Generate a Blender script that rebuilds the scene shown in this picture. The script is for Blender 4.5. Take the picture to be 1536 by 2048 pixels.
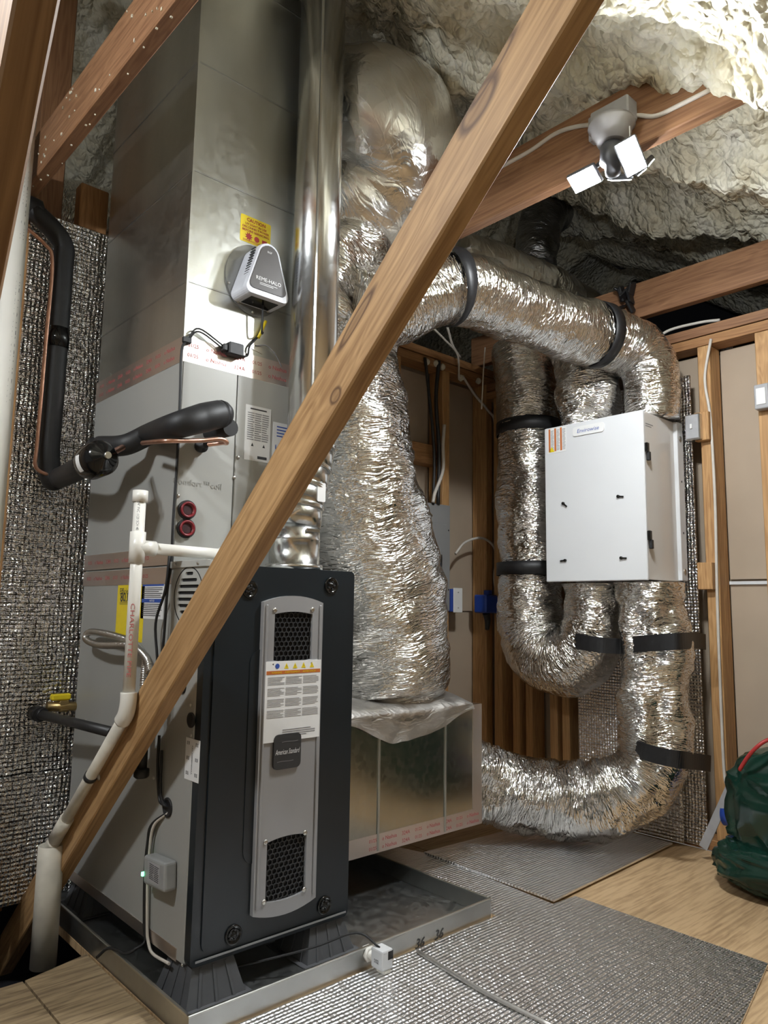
import bpy, bmesh, math, random
import numpy as np
from mathutils import Vector, Matrix
from mathutils.geometry import tessellate_polygon

# ------------------------------------------------------------------ camera, world, exposure
scene = bpy.context.scene
for o in list(bpy.data.objects): bpy.data.objects.remove(o)
COL = scene.collection
CAM_POS = np.array([-0.82625, -1.49297, 0.845417]); YAW, PITCH, ROLL, FPX = 0.737929, 0.128971, 0.015583, 1474.8166
def cam_axes():
    d = np.array([math.sin(YAW)*math.cos(PITCH), math.cos(YAW)*math.cos(PITCH), math.sin(PITCH)])
    r = np.array([math.cos(YAW), -math.sin(YAW), 0.0]); u = np.cross(r, d)
    c, s = math.cos(ROLL), math.sin(ROLL)
    return c*r + s*u, -s*r + c*u, d
CR, CU, CD = cam_axes()
cam_data = bpy.data.cameras.new('camera'); cam = bpy.data.objects.new('camera', cam_data); COL.objects.link(cam)
cam.matrix_world = Matrix(((CR[0], CU[0], -CD[0], CAM_POS[0]), (CR[1], CU[1], -CD[1], CAM_POS[1]), (CR[2], CU[2], -CD[2], CAM_POS[2]), (0, 0, 0, 1)))
cam_data.sensor_fit = 'VERTICAL'; cam_data.sensor_height = 36.0; cam_data.lens = FPX/2048*36; cam_data.clip_start = 0.02
scene.camera = cam
world = bpy.data.worlds.new('world'); scene.world = world; world.use_nodes = True
world.node_tree.nodes['Background'].inputs[0].default_value = (1.0, 0.97, 0.92, 1)
world.node_tree.nodes['Background'].inputs[1].default_value = 0.16
scene.view_settings.view_transform = 'Standard'; scene.view_settings.look = 'None'
scene.view_settings.exposure = 0.0; scene.view_settings.gamma = 1.0; scene.view_settings.use_curve_mapping = False
cy = scene.cycles; cy.max_bounces = 6; cy.diffuse_bounces = 3; cy.glossy_bounces = 4; cy.transmission_bounces = 4; cy.caustics_refractive = False
LED = 900.0          # radiance of the work-lamp panels

def at(px, py, ax, val):
    """the point of the plane (axis = val) seen at a photograph pixel"""
    v = (px-768)/FPX*CR - (py-1024)/FPX*CU + CD
    return Vector(CAM_POS + (val-CAM_POS[ax])/v[ax]*v)

# ------------------------------------------------------------------ materials
MATS = {}
class NT:
    def __init__(s, name):
        s.m = bpy.data.materials.new(name); s.m.use_nodes = True; s.t = s.m.node_tree; s.b = s.t.nodes['Principled BSDF']
        MATS[name] = s.m
    def n(s, typ, **kw):
        nd = s.t.nodes.new(typ)
        for k, v in kw.items():
            if k.startswith('i_'):
                key = k[2:]; nd.inputs[int(key) if key.isdigit() else key.replace('_', ' ')].default_value = v
            else: setattr(nd, k, v)
        return nd
    def l(s, a, b, ia=0, ib=0):
        s.t.links.new(a.outputs[ia], b.inputs[ib])
    def ramp(s, stops):
        r = s.t.nodes.new('ShaderNodeValToRGB'); e = r.color_ramp.elements
        while len(e) < len(stops): e.new(0.5)
        for q, (p, c) in zip(e, stops): q.position = p; q.color = (*c, 1) if len(c) == 3 else c
        return r
    def coords(s, scale, kind='Object', rot=(0, 0, 0)):
        tc = s.n('ShaderNodeTexCoord'); mp = s.n('ShaderNodeMapping'); mp.inputs['Scale'].default_value = scale; mp.inputs['Rotation'].default_value = rot
        s.t.links.new(tc.outputs[kind], mp.inputs[0]); return mp
    def bump(s, src, out, strength=0.5, dist=0.01, prev=None):
        b = s.n('ShaderNodeBump'); b.inputs['Strength'].default_value = strength; b.inputs['Distance'].default_value = dist
        s.t.links.new(src.outputs[out], b.inputs['Height'])
        if prev: s.t.links.new(prev.outputs[0], b.inputs['Normal'])
        s.t.links.new(b.outputs[0], s.b.inputs['Normal']); return b
    def set(s, color=None, rough=None, metal=None, **kw):
        if color is not None: s.b.inputs['Base Color'].default_value = (*color, 1)
        if rough is not None: s.b.inputs['Roughness'].default_value = rough
        if metal is not None: s.b.inputs['Metallic'].default_value = metal
        for k, v in kw.items(): s.b.inputs[k.replace('_', ' ')].default_value = v
        return s

def plain(name, color, rough=0.5, metal=0.0, var=0.06, scale=30, bump=0.0):
    t = NT(name).set(rough=rough, metal=metal)
    mp = t.coords((scale,)*3); nz = t.n('ShaderNodeTexNoise', i_Scale=1.0, i_Detail=2.0); t.l(mp, nz)
    r = t.ramp([(0.3, tuple(c*(1-var) for c in color)), (0.7, tuple(min(1, c*(1+var)) for c in color))])
    t.l(nz, r); t.l(r, t.b)
    if bump: t.bump(nz, 0, bump, 0.002)
    return t.m

def wood(name, dark, light, knots=(), rough=0.6, grain=1.0):
    """local X is the length of the board"""
    t = NT(name).set(rough=rough)
    mp = t.coords((1.0, 9.0*grain, 9.0*grain)); n1 = t.n('ShaderNodeTexNoise', i_Scale=2.2, i_Detail=3.0, i_Distortion=0.5); t.l(mp, n1)
    mul = t.n('ShaderNodeMath', operation='MULTIPLY', i_1=9.0); t.l(n1, mul)
    fr = t.n('ShaderNodeMath', operation='SINE'); m2 = t.n('ShaderNodeMath', operation='MULTIPLY', i_1=6.283); t.l(mul, m2); t.l(m2, fr)
    mp2 = t.coords((3.0, 140.0, 140.0)); n2 = t.n('ShaderNodeTexNoise', i_Scale=1.0, i_Detail=5.0); t.l(mp2, n2)
    a = t.n('ShaderNodeMath', operation='MULTIPLY_ADD', i_1=0.11, i_2=0.0); t.l(fr, a)
    ad = t.n('ShaderNodeMath', operation='ADD'); t.l(n2, ad); t.l(a, ad, 0, 1)
    mp3 = t.coords((1.3, 4, 4)); n3 = t.n('ShaderNodeTexNoise', i_Scale=1.5, i_Detail=2.0); t.l(mp3, n3)
    a3 = t.n('ShaderNodeMath', operation='MULTIPLY_ADD', i_1=0.5, i_2=-0.25); t.l(n3, a3)
    ad2 = t.n('ShaderNodeMath', operation='ADD'); t.l(ad, ad2); t.l(a3, ad2, 0, 1)
    r = t.ramp([(0.18, dark), (0.8, light)]); t.l(ad2, r)
    cur, oi = r, 0
    for (kx, ky, kz, sx, sy) in knots:
        tc = t.n('ShaderNodeTexCoord'); vs = t.n('ShaderNodeVectorMath', operation='SUBTRACT'); vs.inputs[1].default_value = (kx, ky, kz)
        t.t.links.new(tc.outputs['Object'], vs.inputs[0])
        vm = t.n('ShaderNodeVectorMath', operation='MULTIPLY'); vm.inputs[1].default_value = (1/sx, 1.0, 1/sy); t.l(vs, vm)
        ln = t.n('ShaderNodeVectorMath', operation='LENGTH'); t.l(vm, ln)
        rr = t.ramp([(0.0, (0.45,)*3), (0.5, (0.35,)*3), (0.68, (0.95,)*3), (0.8, (0.7,)*3), (1.0, (0,)*3)])
        t.t.links.new(ln.outputs['Value'], rr.inputs[0])
        mx = t.n('ShaderNodeMix', data_type='RGBA'); t.t.links.new(rr.outputs[0], mx.inputs[0]); t.t.links.new(cur.outputs[oi], mx.inputs[6])
        mx.inputs[7].default_value = (dark[0]*0.35, dark[1]*0.3, dark[2]*0.3, 1); cur, oi = mx, 2
    t.t.links.new(cur.outputs[oi], t.b.inputs['Base Color'])
    return t.m

def foil(name, color=(0.80, 0.79, 0.77), rough=0.14, uvscale=(75, 15), strength=0.9, grid=False):
    t = NT(name).set(color=color, rough=rough, metal=1.0)
    wv = t.coords((9, 9, 1), 'UV'); wn = t.n('ShaderNodeTexNoise', i_Scale=1.0, i_Detail=1.0); t.l(wv, wn)
    mp = t.coords((uvscale[0], uvscale[1], 1), 'UV'); ad = t.n('ShaderNodeVectorMath', operation='MULTIPLY_ADD'); ad.inputs[1].default_value = (3.0, 1.5, 0)
    t.t.links.new(wn.outputs['Color'], ad.inputs[0]); t.t.links.new(mp.outputs[0], ad.inputs[2])
    n1 = t.n('ShaderNodeTexNoise', i_Scale=1.0, i_Detail=2.0, i_Roughness=0.55, i_Distortion=0.0); t.l(ad, n1)
    r1 = t.n('ShaderNodeMath', operation='SUBTRACT', i_1=0.5); t.l(n1, r1); r2 = t.n('ShaderNodeMath', operation='ABSOLUTE'); t.l(r1, r2)
    b1 = t.bump(r2, 0, strength, 0.020)
    mp2 = t.coords((42, 34, 1), 'UV', (0, 0, 0.5)); v = t.n('ShaderNodeTexNoise', i_Scale=1.0, i_Detail=2.0, i_Roughness=0.65, i_Distortion=1.0); t.l(mp2, v)
    b2 = t.bump(v, 0, strength*0.35, 0.012, b1)
    if grid:
        mp3 = t.coords((30, 30, 1), 'UV', (0, 0, 0.4)); w = t.n('ShaderNodeTexVoronoi', i_Scale=1.0); w.feature = 'DISTANCE_TO_EDGE'; t.l(mp3, w)
        rr = t.ramp([(0.0, (1, 1, 1)), (0.05, (0, 0, 0))]); t.l(w, rr)
        t.bump(rr, 0, strength*0.3, 0.003, b2)
    rr = t.ramp([(0.3, (rough*0.7,)*3), (0.7, (rough*1.5,)*3)]); t.l(wn, rr); t.t.links.new(rr.outputs[0], t.b.inputs['Roughness'])
    return t.m

def bubble(name, color=(0.84, 0.84, 0.85), pitch=0.0120, ribs=(1.0, 0.5), rough=0.2, axes='xy', crush=0.012):
    t = NT(name).set(color=color, rough=rough, metal=1.0)
    tc = t.n('ShaderNodeTexCoord'); sp = t.n('ShaderNodeSeparateXYZ'); t.t.links.new(tc.outputs['Object'], sp.inputs[0])
    nz = t.n('ShaderNodeTexNoise', i_Scale=5.0, i_Detail=3.0); t.t.links.new(tc.outputs['Object'], nz.inputs[0])
    outs = []
    for k, ax in enumerate(axes):
        m = t.n('ShaderNodeMath', operation='MULTIPLY', i_1=6.2832/pitch); t.t.links.new(sp.outputs['xyz'.index(ax)], m.inputs[0])
        j = t.n('ShaderNodeMath', operation='MULTIPLY_ADD', i_1=9.0, i_2=0.0); t.l(nz, j)
        a = t.n('ShaderNodeMath', operation='ADD'); t.l(m, a); t.l(j, a, 0, 1)
        s = t.n('ShaderNodeMath', operation='SINE'); t.l(a, s)
        s2 = t.n('ShaderNodeMath', operation='MULTIPLY', i_1=ribs[k]); t.l(s, s2); outs.append(s2)
    ad = t.n('ShaderNodeMath', operation='ADD'); t.l(outs[0], ad); t.l(outs[1], ad, 0, 1)
    b1 = t.bump(ad, 0, 0.9, 0.0028)
    n2 = t.n('ShaderNodeTexNoise', i_Scale=38.0, i_Detail=3.0, i_Roughness=0.7); t.t.links.new(tc.outputs['Object'], n2.inputs[0])
    b2 = t.bump(n2, 0, 0.65, crush, b1)
    n3 = t.n('ShaderNodeTexNoise', i_Scale=160.0, i_Detail=0.0); t.t.links.new(tc.outputs['Object'], n3.inputs[0])
    t.bump(n3, 0, 0.2, 0.002, b2)
    return t.m

def galv(name, color=(0.62, 0.63, 0.60), rough=0.32):
    t = NT(name).set(metal=1.0)
    mp = t.coords((60, 60, 60)); v = t.n('ShaderNodeTexVoronoi', i_Scale=1.0); t.l(mp, v)
    mp2 = t.coords((5, 5, 1.2)); n = t.n('ShaderNodeTexNoise', i_Scale=1.0, i_Detail=4.0); t.l(mp2, n)
    r = t.ramp([(0.3, tuple(c*0.85 for c in color)), (0.7, tuple(c*1.1 for c in color))]); t.l(n, r); t.l(r, t.b)
    rr = t.ramp([(0.0, (rough*0.85,)*3), (1.0, (rough*1.2,)*3)]); t.t.links.new(v.outputs['Color'], rr.inputs[0]); t.t.links.new(rr.outputs[0], t.b.inputs['Roughness'])
    return t.m

def foam_mat():
    t = NT('spray_foam').set(rough=0.75)
    mp = t.coords((1, 1, 1)); n = t.n('ShaderNodeTexNoise', i_Scale=7.0, i_Detail=5.0); t.l(mp, n)
    r = t.ramp([(0.3, (0.60, 0.53, 0.37)), (0.5, (0.74, 0.70, 0.55)), (0.7, (0.80, 0.77, 0.66))]); t.l(n, r); t.l(r, t.b)
    v = t.n('ShaderNodeTexVoronoi', i_Scale=34.0); v.feature = 'F1'; n2 = t.n('ShaderNodeTexNoise', i_Scale=12.0, i_Detail=3.0); t.l(mp, n2)
    mx = t.n('ShaderNodeVectorMath', operation='MULTIPLY_ADD'); mx.inputs[1].default_value = (0.09,)*3
    t.t.links.new(n2.outputs['Color'], mx.inputs[0]); t.t.links.new(mp.outputs[0], mx.inputs[2]); t.l(mx, v)
    inv = t.n('ShaderNodeMath', operation='MULTIPLY', i_1=-1.0); t.l(v, inv); b1 = t.bump(inv, 0, 0.7, 0.03)
    n3 = t.n('ShaderNodeTexNoise', i_Scale=120.0, i_Detail=1.0); t.l(mp, n3); t.bump(n3, 0, 0.25, 0.004, b1)
    return t.m

def plywood(name, dark, light):
    t = NT(name).set(rough=0.62)
    mp = t.coords((1.2, 7.0, 1.0)); n = t.n('ShaderNodeTexNoise', i_Scale=1.3, i_Detail=4.0, i_Distortion=1.2); t.l(mp, n)
    m = t.n('ShaderNodeMath', operation='MULTIPLY', i_1=44.0); t.l(n, m); s = t.n('ShaderNodeMath', operation='SINE'); t.l(m, s)
    mp2 = t.coords((6, 110, 6)); n2 = t.n('ShaderNodeTexNoise', i_Scale=1.0, i_Detail=5.0); t.l(mp2, n2)
    a = t.n('ShaderNodeMath', operation='MULTIPLY_ADD', i_1=0.07); t.l(s, a); t.l(n2, a, 0, 2)
    mp4 = t.coords((3, 8, 3)); n4 = t.n('ShaderNodeTexNoise', i_Scale=1.0, i_Detail=6.0, i_Roughness=0.7); t.l(mp4, n4)
    a2 = t.n('ShaderNodeMath', operation='MULTIPLY_ADD', i_1=0.7); t.l(n4, a2); t.l(a, a2, 0, 2)
    r = t.ramp([(0.55, dark), (0.95, light)]); t.l(a2, r); t.l(r, t.b)
    return t.m

def emit(name, color, strength):
    t = NT(name).set(color=(0.8, 0.8, 0.8)); t.b.inputs['Emission Color'].default_value = (*color, 1); t.b.inputs['Emission Strength'].default_value = strength
    return t.m

M = {}
M['beam'] = wood('pine_web', (0.20, 0.10, 0.04), (0.38, 0.215, 0.095), rough=0.55)
M['joist'] = wood('red_joist', (0.17, 0.076, 0.034), (0.33, 0.17, 0.082), rough=0.6)
M['stud'] = wood('stud_wood', (0.30, 0.145, 0.05), (0.56, 0.33, 0.14), rough=0.6)
M['plate'] = wood('plate_wood', (0.22, 0.10, 0.036), (0.43, 0.225, 0.09), rough=0.65)
M['ply'] = plywood('plywood', (0.13, 0.088, 0.05), (0.38, 0.28, 0.165))
M['ply2'] = plywood('plywood_pale', (0.30, 0.19, 0.095), (0.55, 0.38, 0.21))
M['foil'] = foil('duct_foil'); M['foil_big'] = foil('duct_foil_smooth', uvscale=(26, 8), strength=0.38, rough=0.22, grid=True)
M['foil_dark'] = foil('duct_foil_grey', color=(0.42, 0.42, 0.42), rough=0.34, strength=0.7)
M['bubble_floor'] = bubble('bubble_foil_floor', color=(0.95, 0.95, 0.96), axes='yx', ribs=(0.75, 0.12), rough=0.34, crush=0.008)
M['bubble_rear'] = bubble('bubble_foil_rear', axes='zx', ribs=(0.55, 0.3), crush=0.024)
M['bubble_side'] = bubble('bubble_foil_side', axes='zy', ribs=(0.7, 0.35), crush=0.018)
M['galv'] = galv('galvanised'); M['galv_pan'] = galv('galvanised_pan', (0.50, 0.51, 0.50), 0.36)
M['flue'] = galv('flue_metal', (0.72, 0.73, 0.72), 0.2); M['galv_dark'] = galv('galvanised_return', (0.5, 0.49, 0.44), 0.2)
M['grey'] = plain('cabinet_grey', (0.335, 0.335, 0.315), 0.34, 0.0, 0.03, 6)
M['grey_front'] = plain('coil_grey', (0.40, 0.40, 0.375), 0.36, 0.0, 0.03, 6)
M['door'] = plain('door_blueblack', (0.010, 0.0145, 0.0185), 0.33, 0.0, 0.1, 8)
M['silver'] = plain('silver_plastic', (0.31, 0.31, 0.315), 0.38, 0.2, 0.03, 8)
M['badge'] = plain('badge_black', (0.035, 0.036, 0.038), 0.45)
M['black'] = plain('black_rubber', (0.012, 0.012, 0.013), 0.55, 0, 0.2, 40, 0.1); M['blackgloss'] = plain('black_gloss', (0.006, 0.006, 0.006), 0.12)
M['void'] = plain('dark_inside', (0.004, 0.004, 0.005), 0.8); M['strap'] = plain('black_webbing', (0.009, 0.009, 0.010), 0.5, 0, 0.2, 80, 0.1)
M['copper'] = plain('copper', (0.66, 0.38, 0.28), 0.35, 1.0, 0.15, 20); M['steel'] = plain('steel', (0.62, 0.61, 0.58), 0.28, 1.0)
M['brass'] = plain('brass', (0.45, 0.33, 0.15), 0.4, 1.0); M['iron'] = plain('black_iron', (0.02, 0.02, 0.021), 0.45)
M['pvc'] = plain('pvc_white', (0.80, 0.78, 0.72), 0.3, 0, 0.03, 12); M['pvc_old'] = plain('pvc_stained', (0.66, 0.63, 0.55), 0.42, 0, 0.14, 18)
M['white'] = plain('white_paint', (0.66, 0.67, 0.68), 0.35, 0, 0.015, 6); M['side_white'] = plain('white_gloss_side', (0.62, 0.60, 0.57), 0.12, 0, 0.015, 6)
M['paper'] = plain('label_white', (0.75, 0.75, 0.74), 0.45, 0, 0.02); M['ink'] = plain('ink', (0.05, 0.05, 0.055), 0.6); M['ink_grey'] = plain('ink_grey', (0.22, 0.22, 0.23), 0.6)
M['yellow'] = plain('label_yellow', (0.80, 0.62, 0.02), 0.4, 0, 0.03); M['red'] = plain('red_ink', (0.40, 0.03, 0.03), 0.5); M['blue_ink'] = plain('blue_ink', (0.03, 0.08, 0.35), 0.5)
M['orange'] = plain('orange_band', (0.50, 0.14, 0.03), 0.5); M['tape_red'] = plain('tape_print', (0.50, 0.13, 0.13), 0.5)
M['tape'] = foil('foil_tape', (0.80, 0.72, 0.68), 0.30, (14, 14), 0.25, False)
M['drywall'] = plain('drywall_paper', (0.42, 0.335, 0.25), 0.8, 0, 0.05, 5, 0.05); M['drywall_l'] = plain('drywall_left', (0.40, 0.31, 0.23), 0.8, 0, 0.05, 5, 0.05)
M['foam'] = foam_mat(); M['panel'] = plain('panel_grey', (0.25, 0.25, 0.25), 0.45, 0, 0.03, 5)
M['blue'] = plain('blue_plastic', (0.02, 0.06, 0.32), 0.45); M['cable'] = plain('cable_white', (0.60, 0.56, 0.50), 0.5); M['cable_y'] = plain('cable_yellow', (0.62, 0.42, 0.03), 0.5)
M['green'] = plain('green_tarp', (0.006, 0.030, 0.020), 0.16, 0, 0.3, 9); M['zip'] = plain('red_zip', (0.42, 0.03, 0.03), 0.4)
M['foot'] = plain('grey_foot', (0.085, 0.087, 0.092), 0.55); M['shade_dark'] = plain('painted_shade', (0.018, 0.018, 0.024), 0.8)  # last one: near-black that puts the shade of unlit spaces into the colour
M['led'] = emit('led_panel', (0.93, 0.97, 1.0), LED); M['led_green'] = emit('led_green', (0.1, 1.0, 0.35), 6.0)
M['box_grey'] = plain('box_grey', (0.36, 0.36, 0.37), 0.5); M['holder'] = plain('porcelain_grey', (0.30, 0.29, 0.29), 0.35); M['lampblack'] = plain('lamp_dark', (0.05, 0.05, 0.055), 0.4)
t = NT('clear_plastic').set(color=(0.9, 0.9, 0.88), rough=0.08); t.b.inputs['Transmission Weight'].default_value = 0.85; M['clear'] = t.m
M['device'] = plain('device_grey', (0.30, 0.31, 0.31), 0.4); M['purifier'] = plain('purifier_white', (0.66, 0.68, 0.74), 0.3); M['purifier_face'] = plain('purifier_bronze', (0.030, 0.022, 0.017), 0.5, 0.0)
M['port_red'] = plain('port_red', (0.20, 0.012, 0.018), 0.4); M['port_shade'] = plain('port_shade', (0.035, 0.004, 0.006), 0.6)
M['canvas'] = foil('canvas_foil', (0.55, 0.53, 0.50), 0.42, (9, 9), 0.6, False)

# ------------------------------------------------------------------ builders
def tag(o, label=None, cat=None, group=None, kind=None):
    if label: o['label'] = label
    if cat: o['category'] = cat
    if group: o['group'] = group
    if kind: o['kind'] = kind
    return o
def thing(name, label, cat, loc=(0, 0, 0), group=None):
    o = bpy.data.objects.new(name, None); COL.objects.link(o); o.location = loc; o.empty_display_size = 0.05
    return tag(o, label, cat, group)
def link(name, me, mat, parent=None, mtx=None):
    o = bpy.data.objects.new(name, me); COL.objects.link(o)
    if mat is not None:
        me.materials.clear(); me.materials.append(M[mat] if isinstance(mat, str) else mat)
    o.matrix_basis = mtx if mtx is not None else Matrix()
    if parent is not None:
        o.parent = parent; o.matrix_parent_inverse = parent.matrix_basis.inverted()      # meshes are written in world metres
    return o
class B:
    """collects shapes in one mesh"""
    def __init__(s): s.bm = bmesh.new()
    def box(s, lo, hi, bev=0.0, mtx=None, seg=1):
        lo, hi = Vector(lo), Vector(hi); c = (lo+hi)/2; d = hi-lo
        m = Matrix.Translation(c) @ Matrix.Diagonal((abs(d.x), abs(d.y), abs(d.z), 1))
        r = bmesh.ops.create_cube(s.bm, size=1, matrix=m); vs = r['verts']
        if bev:
            es = list({e for v in vs for e in v.link_edges})
            r = bmesh.ops.bevel(s.bm, geom=es, offset=bev, segments=seg, affect='EDGES', profile=0.5); vs = list({v for f in r['faces'] for v in f.verts} | {v for v in vs if v.is_valid})
        if mtx: bmesh.ops.transform(s.bm, matrix=mtx, verts=vs)
        return s
    def cyl(s, p0, p1, r0, r1=None, seg=24, caps=True):
        p0, p1 = Vector(p0), Vector(p1); r1 = r0 if r1 is None else r1; d = p1-p0
        m = Matrix.Translation((p0+p1)/2) @ d.to_track_quat('Z', 'Y').to_matrix().to_4x4()
        r = bmesh.ops.create_cone(s.bm, cap_ends=caps, segments=seg, radius1=r0, radius2=r1, depth=d.length, matrix=m)
        for f in {f for v in r['verts'] for f in v.link_faces}:
            if len(f.verts) == 4: f.smooth = True
        return s
    def lathe(s, origin, axis, prof, seg=32):
        o = Vector(origin); q = Vector(axis).to_track_quat('Z', 'Y'); rings = []
        for (r, h) in prof:
            rings.append([s.bm.verts.new(o + q @ Vector((r*math.cos(a), r*math.sin(a), h))) for a in [2*math.pi*k/seg for k in range(seg)]])
        for a, b in zip(rings, rings[1:]):
            for k in range(seg):
                f = s.bm.faces.new((a[k], a[(k+1) % seg], b[(k+1) % seg], b[k])); f.smooth = True
        s.bm.faces.new(rings[0][::-1]); s.bm.faces.new(rings[-1]); return s
    def prism(s, pts, ext, holes=()):
        ext = Vector(ext); loops = [[Vector(p) for p in pts]] + [[Vector(p) for p in h] for h in holes]
        flat = [p for l in loops for p in l]; tris = tessellate_polygon(loops)
        a = [s.bm.verts.new(p) for p in flat]; b = [s.bm.verts.new(p+ext) for p in flat]
        for t in tris:
            try: s.bm.faces.new([a[i] for i in t]); s.bm.faces.new([b[i] for i in reversed(t)])
            except ValueError: pass
        k = 0
        for l in loops:
            n = len(l)
            for i in range(n):
                j = (i+1) % n; s.bm.faces.new((a[k+i], a[k+j], b[k+j], b[k+i]))
            k += n
        bmesh.ops.recalc_face_normals(s.bm, faces=s.bm.faces[:]); return s
    def tube(s, pts, r, seg=10, smooth=6):
        P = spline(pts, smooth); fr = frames(P); rad = r if hasattr(r, '__len__') else [r]*len(P)
        if len(rad) != len(P): rad = np.interp(np.linspace(0, 1, len(P)), np.linspace(0, 1, len(rad)), rad)
        rings = []
        for p, (n, b), q in zip(P, fr, rad):
            rings.append([s.bm.verts.new(Vector(p + q*(math.cos(a)*n + math.sin(a)*b))) for a in [2*math.pi*k/seg for k in range(seg)]])
        for a, b in zip(rings, rings[1:]):
            for k in range(seg):
                f = s.bm.faces.new((a[k], a[(k+1) % seg], b[(k+1) % seg], b[k])); f.smooth = True
        s.bm.faces.new(rings[0][::-1]); s.bm.faces.new(rings[-1]); return s
    def mesh(s, name):
        bmesh.ops.recalc_face_normals(s.bm, faces=s.bm.faces[:])
        me = bpy.data.meshes.new(name); s.bm.to_mesh(me); s.bm.free(); return me
    def obj(s, name, mat, parent=None, mtx=None): return link(name, s.mesh(name), mat, parent, mtx)

def spline(pts, n=8):
    P = np.array([list(p) for p in pts], float)
    if len(P) == 2 or n <= 1: return P if n <= 1 else np.linspace(P[0], P[1], max(2, n))
    Q = np.vstack([2*P[0]-P[1], P, 2*P[-1]-P[-2]]); out = []
    for i in range(1, len(Q)-2):
        p0, p1, p2, p3 = Q[i-1:i+3]
        for k in range(n):
            t = k/n; out.append(0.5*((2*p1) + (-p0+p2)*t + (2*p0-5*p1+4*p2-p3)*t*t + (-p0+3*p1-3*p2+p3)*t**3))
    out.append(P[-1]); return np.array(out)
def frames(P):
    T = np.gradient(P, axis=0); T /= np.linalg.norm(T, axis=1)[:, None] + 1e-12
    n = np.cross(T[0], [0, 0, 1.0]); n = n if np.linalg.norm(n) > 0.1 else np.cross(T[0], [1.0, 0, 0]); n /= np.linalg.norm(n); out = []
    for t in T:
        n = n - t*np.dot(n, t); n /= np.linalg.norm(n); out.append((n, np.cross(t, n)))
    return out
_rng = np.random.RandomState(7); _L = _rng.rand(256, 256)
def vnoise(x, y, py=None):
    xi = np.floor(x).astype(int); yi = np.floor(y).astype(int); fx = x-xi; fy = y-yi; fx = fx*fx*(3-2*fx); fy = fy*fy*(3-2*fy)
    def g(a, b): return _L[a % 256, (b % py if py else b) % 256]
    return (g(xi, yi)*(1-fx)+g(xi+1, yi)*fx)*(1-fy) + (g(xi, yi+1)*(1-fx)+g(xi+1, yi+1)*fx)*fy
def worley(x, y):
    xi = np.floor(x).astype(int); yi = np.floor(y).astype(int); d = np.full(x.shape, 9.0)
    for a in (-1, 0, 1):
        for b in (-1, 0, 1):
            cx = xi+a; cy = yi+b; qx = cx+_L[cx % 256, cy % 256]; qy = cy+_L[(cx+91) % 256, (cy+37) % 256]
            d = np.minimum(d, np.hypot(x-qx, y-qy))
    return d
def grid_mesh(name, V, nu, nv, uv=None, wrap=False, smooth=True, cap=False):
    """V: (nu, nv, 3); wrap closes the second direction"""
    idx = np.arange(nu*nv).reshape(nu, nv); a = idx[:-1]; b = idx[1:]
    if wrap: a2 = np.roll(a, -1, 1); b2 = np.roll(b, -1, 1); F = np.stack([a, a2, b2, b], -1).reshape(-1, 4)
    else: F = np.stack([a[:, :-1], a[:, 1:], b[:, 1:], b[:, :-1]], -1).reshape(-1, 4)
    faces = F.tolist()
    if cap: faces += [idx[0][::-1].tolist(), idx[-1].tolist()]
    me = bpy.data.meshes.new(name); me.from_pydata(V.reshape(-1, 3).tolist(), [], faces)
    if uv is not None:
        lay = me.uv_layers.new(name='uv'); U = np.zeros((len(me.loops), 2), np.float32); li = np.empty(len(me.loops), int); me.loops.foreach_get('vertex_index', li)
        U[:] = uv.reshape(-1, 2)[li]; lay.data.foreach_set('uv', U.ravel())
    if smooth: me.polygons.foreach_set('use_smooth', [True]*len(me.polygons))
    me.update(); return me
def path_r(ctrl, radii, step):
    P = spline(ctrl, 40); L = np.concatenate([[0], np.cumsum(np.linalg.norm(np.diff(P, axis=0), axis=1))]); n = max(4, int(L[-1]/step))
    S = np.linspace(0, L[-1], n); Q = np.stack([np.interp(S, L, P[:, k]) for k in range(3)], 1)
    tc = np.linspace(0, 1, len(P)); r = np.interp(np.interp(S, L, tc), np.linspace(0, 1, len(radii)), radii)
    return Q, S, r
def duct_mesh(name, ctrl, radii, amp=0.008, freq=26, seed=0, step=0.006, seg=110, squash=None, coarse=1.0, pinch=()):
    Q, S, r = path_r(ctrl, radii, step); fr = frames(Q); th = np.arange(seg+1)/seg
    s2, t2 = np.meshgrid(S, th, indexing='ij'); R0 = r[:, None]*np.ones_like(t2)
    wob = 0.035*(vnoise(s2*9+seed, t2*7, 7)-0.5) + 0.02*(vnoise(s2*23+seed, t2*15, 15)-0.5)
    def rn(a, b, k): return 1-np.abs(2*vnoise((s2+wob)*a+seed*13.7+k*5.1, t2*b, b)-1)
    d = amp*(0.55*(rn(freq*0.8, 11, 1)-0.5) + 0.55*(rn(freq*2.1, 8, 2)-0.5) + 0.35*(rn(freq*3.6, 12, 3)-0.5)) + amp*2.2*coarse*(vnoise(s2*8+seed*3.1, t2*6, 6)-0.5) + amp*1.2*coarse*(vnoise(s2*17+seed*1.7, t2*13, 13)-0.5)
    R0 = R0 + d
    for (sp, w, k) in pinch: R0 *= 1-k*np.exp(-((s2/S[-1]-sp)/w)**2)
    N = np.array([f[0] for f in fr]); Bn = np.array([f[1] for f in fr]); ca, sa = np.cos(2*np.pi*t2), np.sin(2*np.pi*t2)
    V = Q[:, None, :] + R0[..., None]*(ca[..., None]*N[:, None, :] + sa[..., None]*Bn[:, None, :])
    uv = np.stack([s2, t2*2*np.pi*float(np.mean(radii))], -1)
    return grid_mesh(name, V, len(S), seg+1, uv, wrap=False, cap=True)
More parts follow.
